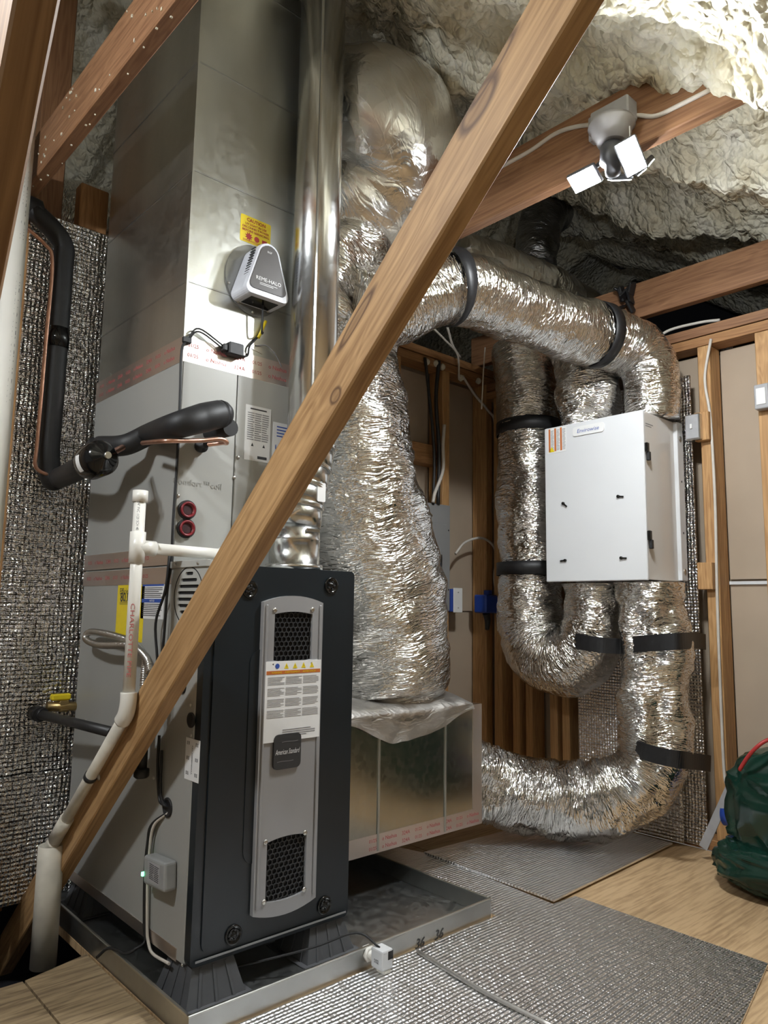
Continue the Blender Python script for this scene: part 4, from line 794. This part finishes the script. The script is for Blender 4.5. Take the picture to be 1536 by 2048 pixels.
# float switch on the pan lip
fs = thing('float_switch', 'white overflow float switch fixed to the drain pan lip', 'switch', at(770, 1930, 1, py0-0.03))
p = at(738, 1898, 1, py0-0.002); p.z = 0.036
B().cyl((p.x, py0+0.012, p.z), (p.x, py0-0.022, p.z), 0.010, None, 18).lathe((p.x, py0-0.001, p.z), (0, -1, 0), [(0.018, 0), (0.018, 0.006), (0.014, 0.008)], 6).lathe((p.x, py0+0.004, p.z), (0, 1, 0), [(0.018, 0), (0.018, 0.006)], 6).obj('threaded_nipple', 'pvc', fs)
B().box((p.x-0.012, py0-0.062, 0.018), (p.x+0.022, py0-0.022, p.z+0.026), 0.004, None, 2).obj('housing', 'white', fs); B().box((p.x-0.004, py0-0.060, 0.007), (p.x+0.02, py0-0.030, 0.020), 0.004).obj('float_cup', 'pvc', fs)
B().box((p.x+0.006, py0-0.0626, p.z+0.004), (p.x+0.0215, py0-0.0615, p.z+0.022)).obj('dark_window', 'blackgloss', fs); text('SS2', (p.x-0.0122, py0-0.042, p.z), '-X', 'ink', fs, height=0.008)
B().tube([(p.x, py0-0.04, p.z+0.025), (p.x-0.03, py0+0.01, p.z+0.05), (p.x-0.12, py0+0.06, 0.062), (p.x-0.26, 0.03, 0.04), (p.x-0.36, 0.08, 0.03)], 0.0026, 8).obj('cord', 'black', fs)

# ------------------------------------------------------------------ floor insulation mats
def mat(pts, z0, label, th=0.006):
    pts = [Vector((q_[0], q_[1], z0)) for q_ in pts]; o_ = B().prism(pts, (0, 0, th)).obj('foil_floor_mat', 'bubble_floor'); return tag(o_, label, 'insulation mat')
F = lambda px, py: at(px, py, 2, 0.006)
mat([F(848, 1708), F(1130, 1634), F(1345, 1690), F(1108, 1805)], 0.0075, 'far bubble-foil floor mat below the curved floor-level duct')
mat([(0.872, 0.55), (1.05, 0.55), F(850, 1706), F(1106, 1808), F(1150, 1792), F(1536, 1927), F(1482, 2047), F(1400, 2190), F(1120, 2062), F(836, 1906), (0.872, -0.112)], 0.0005, 'large bubble-foil floor mat right of the drain pan')
mat([F(833, 1909), F(1114, 2064), (0.55, -0.85), (0.0, -0.75), (-0.05, -0.112), (0.85, -0.112)], 0.0005, 'near bubble-foil floor mat along the front of the drain pan')
tag(B().tube([F(836, 1907)+Vector((0, 0, 0.004)), F(960, 1985)+Vector((0, 0, 0.006)), F(1114, 2062)+Vector((0, 0, 0.004))], 0.005, 8).obj('mat_seam_tape', 'canvas'), 'crumpled foil seam between the two near floor mats', 'tape')

# ------------------------------------------------------------------ return duct box
rb = thing('return_box', 'rectangular sheet-metal return box beside the furnace taped at the edges', 'duct', (0.82, 0.44, 0.12))
RX0, RX1, RY0, RY1, RZ0, RZ1 = W+0.002, 1.185, 0.205, 0.70, 0.128, 0.522
B().box((RX0, RY0, RZ0), (RX1, RY1, RZ1), 0.003).obj('sheet_metal_box', 'galv_dark', rb)
for px in (757, 890):
    x_ = at(px, 1570, 1, RY0).x; B().box((x_-0.004, RY0-0.004, RZ0+0.004), (x_+0.004, RY0, RZ1-0.02), 0.001).obj('standing_seam', 'galv', rb)
tp = B().box((RX0, RY0-0.0015, RZ0-0.001), (RX1+0.001, RY0, RZ0+0.052)).obj('foil_tape', 'tape', rb)
for dz in (0.014, 0.036): tape_print('-Y', RY0-0.0015, RX0+0.24, RX1, RZ0+dz, tp)
B().box((RX1-0.045, RY0-0.0016, RZ0+0.052), (RX1+0.001, RY0, RZ1)).obj('foil_tape', 'tape', rb); B().box((RX1, RY0, RZ0), (RX1+0.0015, RY0+0.05, RZ1)).obj('foil_tape', 'tape', rb)
n_ = 60; xs = np.linspace(RX0+0.12, RX1-0.05, n_); V = []
for k in range(9):
    u = k/8; r_ = []
    for i, x_ in enumerate(xs):
        s_ = i/(n_-1); drop = (0.016+0.075*math.sin(math.pi*min(1, max(0, s_)))**1.4*(0.8+0.5*float(vnoise(np.array([s_*9.0]), np.array([2.5]))[0]))); fold = 0.012*float(vnoise(np.array([s_*16+u*2]), np.array([u*3+0.5]))[0])
        if u < 0.5: r_.append((x_, RY0+0.17*(1-2*u)-0.002, RZ1+0.006+0.03*(1-2*u)+fold))
        else: r_.append((x_, RY0-0.005-fold*0.9, RZ1+0.005-drop*(2*u-1)))
    V.append(r_)
V = np.array(V); uvs = np.stack(np.meshgrid(np.linspace(0, 0.3, 9), xs, indexing='ij'), -1)
me = grid_mesh('canvas_skirt', V, 9, n_, uvs); link('canvas_skirt', me, 'canvas', rb)

# ------------------------------------------------------------------ ducts
def duct(name, label, ctrl, radii, mat='foil', **kw):
    o_ = link(name, duct_mesh(name, ctrl, radii, **kw), mat); tag(o_, label, 'duct'); return o_
def strap(label, ctrl, radii, t0, t1, tails=()):
    t = thing('hanging_strap', label, 'strap', Vector(path_r(ctrl, radii, 0.01)[0][int(t0*20)] if False else ctrl[0]))
    link('band', ring_mesh('band', ctrl, radii, t0, t1), 'strap', t)
    for p, q_, up, w_ in tails: board('tail', p, q_, w_, 0.003, 'strap', t, up, bev=0.0005)
    return t
# big supply elbow off the plenum
A_c = [(0.40, 0.46, 2.12), (0.53, 0.43, 2.12), (0.65, 0.34, 2.15), (0.70, 0.23, 2.26), (0.65, 0.17, 2.39), (0.57, 0.31, 2.48)]
duct('flexible_duct', 'huge bulging foil elbow duct high beside the flue pipe', A_c, [0.20, 0.22, 0.235, 0.24, 0.235, 0.20], 'foil_big', amp=0.007, freq=12, seed=3, coarse=1.2, step=0.008)
# return drop
B_c = [(0.955, 0.45, RZ1+0.004), (0.945, 0.45, 0.62), (0.87, 0.44, 0.9), (0.77, 0.42, 1.25), (0.72, 0.41, 1.6), (0.72, 0.42, 1.85), (0.66, 0.44, 2.0)]
duct('flexible_duct', 'fat wrinkled foil drop duct standing on the return box', B_c, [0.225, 0.25, 0.245, 0.225, 0.195, 0.17, 0.16], 'foil', amp=0.010, freq=16, seed=5, coarse=1.6, step=0.007, seg=130, pinch=((0.0, 0.03, 0.12),))
# horizontal run
C_c = [(0.56, 0.20, 1.78), (0.70, 0.15, 1.80), (0.88, 0.075, 1.893), (1.15, 0.035, 1.893), (1.45, -0.01, 1.885), (1.68, -0.06, 1.885), (1.775, -0.12, 1.82), (1.785, -0.145, 1.72), (1.78, -0.145, 1.572)]
C_r = [0.115, 0.118, 0.118, 0.117, 0.116, 0.116, 0.112, 0.108, 0.105]
duct('flexible_duct', 'long horizontal foil duct strapped below the joists into the ventilator top', C_c, C_r, 'foil', amp=0.008, freq=24, seed=8, coarse=1.0, pinch=((0.228, 0.015, 0.06), (0.70, 0.012, 0.05)))
# crumpled collar behind
duct('flexible_duct', 'short crumpled foil duct piece between the big elbow and the horizontal run', [(0.47, 0.36, 1.72), (0.52, 0.32, 1.84), (0.57, 0.27, 1.95), (0.58, 0.26, 2.03)], [0.15, 0.165, 0.16, 0.13], 'foil', amp=0.016, freq=20, seed=12, coarse=2.0)
# duct behind
D_c = [(0.98, 0.52, 2.10), (1.25, 0.44, 2.15), (1.55, 0.38, 2.18), (1.80, 0.36, 2.16), (2.10, 0.36, 2.10)]
duct('flexible_duct', 'smooth grey foil duct just behind the long horizontal run', [at(900, 520, 1, 0.46), at(1000, 555, 1, 0.42), at(1100, 600, 1, 0.38), at(1200, 660, 1, 0.34)], [0.13, 0.135, 0.14, 0.13], 'foil_big', amp=0.005, freq=10, seed=15)
# ventilator top left port
E_c = [(1.745, 0.105, 1.572), (1.745, 0.105, 1.68), (1.75, 0.12, 1.80), (1.76, 0.2, 1.96)]
duct('flexible_duct', 'short foil duct on the ventilator top left port', E_c, [0.10, 0.115, 0.11, 0.10], 'foil', amp=0.012, freq=22, seed=18, coarse=1.6)
# vertical run with U bend
F_c = [(1.775, 0.47, 2.02), (1.77, 0.445, 1.90), (1.765, 0.425, 1.70), (1.765, 0.42, 1.40), (1.765, 0.42, 1.05), (1.76, 0.41, 0.80), (1.745, 0.35, 0.68), (1.735, 0.24, 0.64), (1.735, 0.14, 0.70), (1.735, 0.105, 0.80), (1.735, 0.105, 0.945)]
F_r = [0.125, 0.13, 0.13, 0.135, 0.135, 0.138, 0.14, 0.135, 0.125, 0.115, 0.10]
duct('flexible_duct', 'upright foil duct with a U bend left of the white ventilator', F_c, F_r, 'foil', amp=0.009, freq=26, seed=22, coarse=1.2)
# ventilator bottom right to the return box
G_c = [(1.735, -0.135, 0.945), (1.735, -0.14, 0.86), (1.735, -0.145, 0.65), (1.73, -0.145, 0.42), (1.70, -0.11, 0.27), (1.62, 0.01, 0.17), (1.50, 0.18, 0.165), (1.36, 0.33, 0.215), (1.19, 0.47, 0.29)]
G_r = [0.10, 0.118, 0.122, 0.118, 0.125, 0.135, 0.132, 0.125, 0.122]
duct('flexible_duct', 'foil duct curving along the floor from ventilator to return box', G_c, G_r, 'foil', amp=0.012, freq=22, seed=27, coarse=1.6)
duct('flexible_duct', 'crumpled foil duct end behind the left joist beside the plenum', [(-0.55, 1.16, 2.22), (-0.25, 1.14, 2.22), (0.1, 1.12, 2.2), (0.3, 1.1, 2.2)], [0.13, 0.14, 0.14, 0.13], 'foil', amp=0.012, freq=20, seed=31)
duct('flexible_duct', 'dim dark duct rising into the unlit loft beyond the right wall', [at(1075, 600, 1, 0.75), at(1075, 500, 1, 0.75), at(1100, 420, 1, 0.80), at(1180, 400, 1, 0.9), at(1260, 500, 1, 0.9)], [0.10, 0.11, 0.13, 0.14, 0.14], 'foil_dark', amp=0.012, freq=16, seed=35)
# collars under the ventilator
for x_, y_, nm in ((1.735, 0.105, 'foil collar under the ventilator left bottom port'), (1.735, -0.135, 'foil collar under the ventilator right bottom port')):
    duct('duct_collar', nm, [(x_, y_, 0.87), (x_, y_, 0.90), (x_, y_, 0.951)], [0.104, 0.114, 0.116], 'foil', amp=0.010, freq=30, seed=40+int(y_*50), coarse=1.5)
strap('black webbing strap round the long duct below the lamp joist', C_c, C_r, 0.222, 0.245, [((0.862, 0.24, 1.93), (0.862, 0.245, 2.045), (1, 0, 0), 0.045)])
strap('black webbing strap tying the long duct to the right joist', C_c, C_r, 0.672, 0.705, [((1.72, 0.03, 2.0), (1.875, 0.02, 2.11), (0, 1, 0), 0.05)])
kn_ = at(1258, 598, 0, 1.87); bb = B()
for k in range(7):
    r_ = random.Random(k); bb.box((-0.03, -0.006, -0.02), (0.03, 0.006, 0.02), 0.004, Matrix.Translation(kn_+Vector((-0.02, r_.uniform(-0.03, 0.03), r_.uniform(-0.05, 0.04)))) @ Matrix.Rotation(r_.uniform(-1, 1), 4, 'X') @ Matrix.Rotation(r_.uniform(0.8, 2.2), 4, 'Y'))
tag(bb.obj('strap_knot', 'strap'), 'bunched black strap ends knotted over the right joist', 'strap')
strap('black webbing strap high on the upright duct', F_c, F_r, 0.20, 0.23, [((1.77, 0.56, 1.67), (1.915, 0.56, 1.65), (0, 0, 1), 0.05)])
strap('black webbing strap low on the upright duct', F_c, F_r, 0.53, 0.56, [((1.77, 0.56, 1.06), (1.915, 0.57, 1.05), (0, 0, 1), 0.05)])
def ribbon(label, pts, w_, name='hanging_strap'):
    P_ = spline(pts, 6); b_ = B(); T_ = np.gradient(P_, axis=0); rows = []
    for p, t_ in zip(P_, T_):
        n_ = np.cross(t_, [0, 0, 1.0]); n_ /= np.linalg.norm(n_); u_ = np.cross(n_, t_); u_ /= np.linalg.norm(u_); rows.append([b_.bm.verts.new(Vector(p+sx*u_*w_/2+sn*n_*0.0015)) for sx, sn in ((1, 1), (1, -1), (-1, -1), (-1, 1))])
    for r0, r1 in zip(rows, rows[1:]):
        for k in range(4): b_.bm.faces.new((r0[k], r0[(k+1) % 4], r1[(k+1) % 4], r1[k]))
    b_.bm.faces.new(rows[0]); b_.bm.faces.new(rows[-1]); return tag(b_.obj(name, 'strap'), label, 'strap')
XA = lambda px, py, x: at(px, py, 0, x)
ribbon('black webbing strap across both ducts under the ventilator', [XA(1123, 1272, 1.70), XA(1136, 1278, 1.645), XA(1160, 1284, 1.612), XA(1200, 1290, 1.608), XA(1228, 1292, 1.645), XA(1243, 1292, 1.672), XA(1258, 1290, 1.632), XA(1290, 1287, 1.600), XA(1335, 1284, 1.592), XA(1364, 1282, 1.625), XA(1390, 1281, 1.80), XA(1411, 1284, 1.904)], 0.056)
ribbon('black webbing strap low across the curving floor-level duct', [XA(1256, 1482, 1.68), XA(1264, 1492, 1.625), XA(1285, 1502, 1.588), XA(1320, 1512, 1.58), XA(1345, 1517, 1.585), XA(1368, 1520, 1.625), XA(1392, 1523, 1.78), XA(1421, 1527, 1.904)], 0.056)

# ------------------------------------------------------------------ ventilator
EX, EY0, EY1, EZ0, EZ1 = 1.598, -0.203, 0.222, 0.955, 1.568
ev = thing('ventilator', 'white wall-hung energy recovery ventilator cabinet', 'ventilator', (1.74, 0.0, EZ0))
B().box((EX+0.016, EY0+0.003, EZ0+0.003), (1.85, EY1-0.003, EZ1-0.003), 0.002).obj('body', 'side_white', ev)
dr_ = B().box((EX, EY0, EZ0), (EX+0.014, EY1, EZ1), 0.003).obj('door', 'white', ev)
B().box((1.832, EY0-0.012, EZ0+0.006), (1.878, EY1+0.01, EZ1-0.004), 0.002).obj('mounting_flange', 'white', ev)
for z_ in (1.235, 1.04): B().lathe((1.855, EY0-0.012, z_+0.1), (0, -1, 0), [(0.004, 0), (0.004, 0.001)], 10).obj('fixing_hole', 'ink', ev)
for z_ in (1.50, 0.995): B().lathe((1.855, EY0-0.012, z_), (0, -1, 0), [(0.011, 0), (0.011, 0.002), (0.004, 0.003)], 18).obj('bolt', 'steel', ev)
for px, py in ((1287, 903), (1293, 1080)):
    p = at(px, py, 1, EY0); lt = B().box((EX+0.004, EY0-0.012, p.z+0.0), (EX+0.020, EY0, p.z+0.034), 0.002).obj('latch', 'blackgloss', ev); B().box((EX+0.012, EY0-0.014, p.z-0.030), (EX+0.026, EY0-0.001, p.z+0.002), 0.002).obj('latch_lever', 'black', lt)
EFp = lambda px, py: at(px, py, 0, EX)
for px, py, an in ((1127, 1007, 40), (1237, 993, 8), (1131, 1121, 176), (1243, 1116, 4)):
    p = EFp(px, py); a = math.radians(an); B().lathe(p, (-1, 0, 0), [(0.006, 0), (0.006, 0.006), (0.003, 0.008)], 14).box((-0.006, -0.003, -0.003), (-0.001, 0.022, 0.003), 0.001, Matrix.Translation(p) @ Matrix.Rotation(a if an != 176 else a-math.pi*0, 4, 'X') @ Matrix.Rotation(math.pi, 4, 'X')).obj('keyhole_pin', 'blackgloss', dr_)
p = EFp(1177, 859); pl, ex = plate('-X', p, 0.135, 0.036, 0.004, 0.010); lg = B().prism(pl, ex).obj('logo_plate', 'paper', ev); text('Envirowise', p+Vector((-0.004, 0, 0)), '-X', 'blue_ink', lg, width=0.095, shear=0.2)
c, w, h = px_rect('-X', EX, 1095, 857, 1133, 910); c = Vector((EX, c.y, c.z+0.006)); pl, ex = plate('-X', c, w, 0.10, 0.0008); lb = B().prism(pl, ex).obj('warning_label', 'paper', ev)
for k in range(3): B().box((EX-0.0013, c.y+w*(0.40-0.31*k)-0.005, c.z-0.044), (EX-0.0008, c.y+w*(0.40-0.31*k)+0.003, c.z+0.048)).obj('orange_band', 'orange', lb); bars('-X', (EX-0.0008, c.y+w*(0.24-0.31*k), c.z), w*0.16, 0.085, 16, 0.4, 1, 0, k).obj('small_print', 'ink_grey', lb)
B().prism([(EX-0.0013, c.y+w*0.42, c.z-0.046), (EX-0.0013, c.y+w*0.12, c.z-0.046), (EX-0.0013, c.y+w*0.27, c.z-0.024)], (0.0004, 0, 0)).obj('warning_triangle', 'yellow', lb)
bars('+X' if False else '-Y', (EX+0.05, EY0+0.0028, EZ1-0.05), 0.06, 0.016, 2, 0.4).obj('small_print', 'ink_grey', ev)

# ------------------------------------------------------------------ wall fittings
el = thing('electrical_panel', 'grey metal breaker panel on the rear wall between studs', 'electrical panel', (1.53, YR, 0.83))
B().box((1.40, YR-0.012, 0.835), (1.66, YR+0.08, 1.315), 0.003).obj('enclosure', 'panel', el); B().box((1.425, YR-0.018, 0.87), (1.635, YR-0.012, 1.225), 0.002).obj('panel_door', 'panel', el)
B().box((1.57, YR-0.022, 1.0), (1.598, YR-0.018, 1.085), 0.001).obj('latch', 'steel', el); B().box((1.578, YR-0.024, 1.03), (1.59, YR-0.022, 1.05)).obj('latch_slot', 'ink', el)
for z_ in (0.93, 1.20): screw(el, (1.648, YR-0.012, z_), (0, -1, 0), 0.004, 'ink')
so = thing('outlet_box', 'white blank cover plate on blue box right of breaker panel', 'outlet', (1.71, YR, 0.85)); B().box((1.668, YR-0.01, 0.832), (1.735, YR+0.05, 0.935), 0.002).obj('box', 'blue', so); B().box((1.682, YR-0.015, 0.828), (1.742, YR-0.010, 0.94), 0.002).obj('cover_plate', 'paper', so)
for z_ in (0.85, 0.92): screw(so, (1.712, YR-0.015, z_), (0, -1, 0), 0.003)
jb = thing('junction_box', 'blue plastic junction box in the room corner', 'junction box', (1.87, YR-0.06, 0.85)); b0 = at(979, 1207, 1, YR-0.06)
B().box((b0.x-0.045, YR-0.075, b0.z-0.045), (b0.x+0.045, YR-0.002, b0.z+0.04), 0.006).obj('box', 'blue', jb); B().box((b0.x-0.008, YR-0.06, b0.z+0.04), (b0.x+0.022, YR-0.03, b0.z+0.062), 0.003).obj('cable_entry', 'blue', jb); B().tube([b0+Vector((0, 0.02, -0.045)), b0+Vector((0.01, 0.02, -0.08)), b0+Vector((-0.005, 0.01, -0.12))], [0.018, 0.014, 0.010], 10).obj('loose_wires', 'iron', jb)
def cable(label, pts, r=0.005, mat='cable', name='electric_cable'):
    return tag(B().tube(pts, r, 8).obj(name, mat), label, 'cable')
yc = YR-0.012
WR = lambda px, py, y=yc: at(px, py, 1, y)
cable('black cable pair left strand dropping to the breaker panel', [WR(850, 715), WR(855, 760), WR(868, 900), WR(866, 1010)], 0.007, 'iron')
cable('black cable pair right strand dropping to the breaker panel', [WR(878, 722), WR(872, 800), WR(878, 900), WR(876, 1010)], 0.009, 'iron')
cable('white cable curling beside the black ones above the breaker panel', [WR(889, 850, YR-0.02), WR(886, 890, YR-0.024), WR(886, 940, YR-0.024), WR(870, 985, YR-0.024), WR(866, 1005, YR-0.024)], 0.008)
cable('white cable from the top plate down to the junction box', [WR(925, 752), WR(950, 790), WR(975, 820), WR(990, 850), WR(990, 960), WR(992, 1060), WR(996, 1110), WR(988, 1150), WR(992, 1185)], 0.006)
cable('white cable arching from breaker panel to the junction box', [WR(911, 1108), WR(930, 1085), WR(962, 1076), WR(985, 1090), WR(994, 1120), WR(996, 1190)], 0.006)
cable('thin loose white wire hanging below the long duct', [WR(970, 695, 0.6), WR(966, 760, 0.6), WR(963, 818, 0.6)], 0.003)
cable('white wires fanning out of the wall plate under the long duct', [WR(865, 655, 0.7), WR(890, 680, 0.72), WR(915, 710, 0.76), WR(918, 760, yc)], 0.005)
cable('second white wire looping behind the long duct', [WR(895, 655, 0.7), WR(905, 690, 0.74), WR(920, 715, 0.78)], 0.006)
cable('yellow cable stapled to the corner stud', [at(1045, 1330, 1, YR-0.02), at(1020, 1385, 1, YR-0.02), at(1008, 1440, 1, YR-0.02), at(1003, 1480, 1, YR-0.02)], 0.005, 'cable_y')
xc = XR+0.04
cable('long white cable down the right wall beside the stud', [at(1422, 678, 0, XR-0.006), at(1411, 740, 0, XR-0.006), at(1411, 775, 0, XR-0.008), at(1421, 840, 0, XR-0.006), at(1430, 1000, 0, XR-0.006), at(1434, 1180, 0, XR-0.006), at(1440, 1360, 0, XR-0.006), at(1448, 1540, 0, XR-0.006), at(1455, 1575, 0, XR-0.008), at(1450, 1600, 0, XR-0.008)], 0.0055)
cable('white cable lying along the right wall top plate', [at(1310, 680, 0, XR+0.03), at(1340, 660, 0, XR+0.04), at(1400, 645, 0, XR+0.05), at(1440, 640, 0, XR+0.06)], 0.006)
sw = thing('switch_box', 'grey metal switch box on the stud right of ventilator', 'switch', (XR, -0.28, 1.5)); sc_ = at(1384, 854, 0, XR-0.05)
B().box((XR-0.05, sc_.y-0.03, sc_.z-0.05), (XR-0.003, sc_.y+0.028, sc_.z+0.05), 0.003).obj('box', 'steel', sw); B().box((XR-0.055, sc_.y-0.026, sc_.z-0.046), (XR-0.05, sc_.y+0.024, sc_.z+0.046), 0.002).obj('cover', 'box_grey', sw); B().box((XR-0.062, sc_.y-0.004, sc_.z-0.008), (XR-0.055, sc_.y+0.004, sc_.z+0.010), 0.001).obj('toggle', 'paper', sw)
B().tube([(XR-0.03, sc_.y+0.028, sc_.z-0.01), (XR-0.03, sc_.y+0.06, sc_.z+0.0), (1.86, EY0-0.0, sc_.z+0.03)], 0.0035, 8).obj('cord', 'iron', sw)
s2b = at(1524, 795, 0, XR-0.02); ob = thing('wall_outlet', 'grey device box at the right edge of the picture', 'outlet', s2b); B().box((XR-0.04, s2b.y-0.03, s2b.z-0.045), (XR-0.003, s2b.y+0.02, s2b.z+0.045), 0.003).obj('box', 'box_grey', ob); B().box((XR-0.043, s2b.y-0.02, s2b.z-0.03), (XR-0.04, s2b.y+0.012, s2b.z+0.03), 0.001).obj('cover', 'paper', ob)
text('SHT 125 10/16/24', at(1440, 700, 0, XR+0.089), '-X', 'ink_grey', wx, width=0.10)

# ------------------------------------------------------------------ bag, strap and can in the right corner
def lump(name, cen, half, mat, seed, par, amp=0.05, pw=2.6):
    nu, nv = 60, 80; U, Vv = np.meshgrid(np.linspace(-math.pi/2, math.pi/2, nu), np.linspace(0, 2*math.pi, nv, endpoint=False), indexing='ij')
    sg = lambda a: np.sign(a)*np.abs(a)**(2/pw); x = sg(np.cos(U))*sg(np.cos(Vv)); y = sg(np.cos(U))*sg(np.sin(Vv)); z = sg(np.sin(U))
    n_ = 1-np.abs(2*vnoise(U*4+seed+Vv*1.3, Vv*16/(2*math.pi), 16)-1); n2 = vnoise(U*9+seed, Vv*24/(2*math.pi), 24); k = 1+amp*(n_-0.6)+amp*0.4*(n2-0.5)
    V = np.stack([cen[0]+half[0]*x*k, cen[1]+half[1]*y*k, np.maximum(cen[2]+half[2]*z*k, 0.004)], -1); return link(name, grid_mesh(name, V, nu, nv, None, True), mat, par)
bg = thing('storage_bag', 'shiny dark green storage bag with red zip in the right corner', 'bag', (1.70, -0.86, 0.0))
lump('bag_body', (1.715, -0.86, 0.23), (0.16, 0.45, 0.235), 'green', 3.0, bg, 0.10)
lump('bag_flap', (1.70, -0.60, 0.075), (0.17, 0.22, 0.075), 'green', 8.0, bg, 0.16)
lump('bag_top', (1.73, -0.95, 0.42), (0.13, 0.34, 0.12), 'green', 5.0, bg, 0.14)
zA, zB_ = at(1479, 1540, 0, 1.60), at(1540, 1478, 0, 1.60)
B().tube([zA, at(1495, 1515, 0, 1.59), at(1515, 1493, 0, 1.585), zB_, zB_+Vector((0, -0.1, 0.05))], 0.006, 8).obj('zip', 'zip', bg)
tag(board('strap_end', at(1406, 1696, 0, 1.80), at(1462, 1572, 0, 1.80), 0.030, 0.004, 'box_grey', None, (0, 1, 0), bev=0.001), 'flat grey strap leaning against the right wall stud', 'strap')
cn = at(1463, 1630, 0, 1.82); ct = thing('blue_spool', 'blue and red container hanging behind the green bag', 'container', cn)
B().cyl(cn+Vector((0, 0.025, -0.005)), cn+Vector((0, -0.02, 0)), 0.034, None, 22).obj('blue_end', 'blue', ct); B().cyl(cn+Vector((0, -0.02, 0)), cn+Vector((0, -0.04, 0)), 0.030, None, 22).obj('dark_core', 'badge', ct); B().cyl(cn+Vector((0, -0.04, 0)), cn+Vector((0, -0.062, 0.0)), 0.034, None, 22).obj('red_end', 'zip', ct)

# ------------------------------------------------------------------ work lamps
def lamp(o, label, heads, aim=1):
    o = Vector(o); t = thing('work_lamp', label, 'lamp', o)
    B().box(o+Vector((-0.05, -0.055, -0.028)), o+Vector((0.0, 0.055, 0.028)), 0.004).box(o+Vector((-0.028, 0.055, -0.035)), o+Vector((0.0, 0.075, 0.035)), 0.003).obj('junction_box', 'box_grey', t)
    hx = o+Vector((-0.045, -0.005, -0.028))
    B().lathe(hx, (0, 0, -1), [(0.056, 0), (0.060, 0.012), (0.052, 0.022), (0.050, 0.036), (0.044, 0.042), (0.036, 0.060)], 32).obj('lamp_holder', 'holder', t)
    B().lathe(hx+Vector((0, 0, -0.060)), (0, 0, -1), [(0.022, 0), (0.030, 0.01), (0.032, 0.05), (0.020, 0.062), (0.018, 0.085), (0.004, 0.088)], 24).obj('bulb_body', 'lampblack', t)
    for off, nrm, up, w_, h_ in heads:
        c = hx + Vector(off); n = Vector(nrm).normalized(); u = (Vector(up)-n*Vector(up).dot(n)).normalized(); x = u.cross(n); m = Matrix((x, u, n)).transposed().to_4x4(); m.translation = c
        hd = B().box((-w_/2-0.004, -h_/2-0.004, -0.014), (w_/2+0.004, h_/2+0.004, -0.001), 0.003, m).obj('led_head', 'lampblack', t)
        B().box((-w_/2, -h_/2, -0.001), (w_/2, h_/2, 0.0005), 0, m).obj('led_panel', 'led', hd)
        B().tube([c-n*0.012, (c-n*0.012+hx+Vector((0, 0, -0.08)))/2, hx+Vector((0, 0, -0.085))], 0.006, 8, 4).obj('arm', 'lampblack', hd)
    B().cyl(hx+Vector((0.0, -0.05, -0.035)), hx+Vector((0.0, -0.052, -0.14)), 0.0018, None, 6).obj('pull_cord', 'paper', t)
    return t
L1 = at(1237, 243, 0, 0.838); L1.x = 0.838
hA, hB = at(1262, 313, 0, 0.77), at(1168, 360, 0, 0.80)
hx1 = L1+Vector((-0.045, -0.005, -0.028))
lamp(L1, 'lit adjustable work lamp with glowing panels on the middle joist', [(hA-hx1, (-0.78, -0.38, -0.52), (0.0, 0.3, 1), 0.048, 0.080), (hB-hx1, (-0.55, -0.05, -0.85), (-0.6, 0, 0.5), 0.075, 0.048), (Vector((0.085, 0.03, -0.11)), (0.42, 0.36, -0.85), (0, 0, 1), 0.048, 0.08), (Vector((0.07, -0.055, -0.12)), (0.70, -0.30, -0.60), (0, 0, 1), 0.030, 0.045)])  # last two heads are unseen, added to light the rear wall and foam
lamp(Vector((-1.322, -0.35, 2.11)), 'work lamp out of view above the deck to the left', [(Vector((0.09, -0.03, -0.11)), (0.75, -0.35, -0.55), (0, 0, 1), 0.048, 0.08), (Vector((0.05, 0.10, -0.11)), (0.65, 0.35, -0.65), (0, 0, 1), 0.048, 0.08), (Vector((-0.05, -0.10, -0.10)), (-0.2, -0.8, -0.2), (0, 0, 1), 0.048, 0.08)])
xj = 0.838
cable('white cable stapled along the lamp joist left of the lamp', [at(1000, 335, 0, xj), at(1060, 302, 0, xj), at(1110, 268, 0, xj), at(1150, 254, 0, xj), at(1197, 248, 0, xj)], 0.006)
cable('white cable stapled along the lamp joist right of the lamp', [at(1258, 240, 0, xj), at(1275, 231, 0, xj), at(1312, 232, 0, xj), at(1360, 210, 0, xj), at(1420, 180, 0, xj)], 0.006)
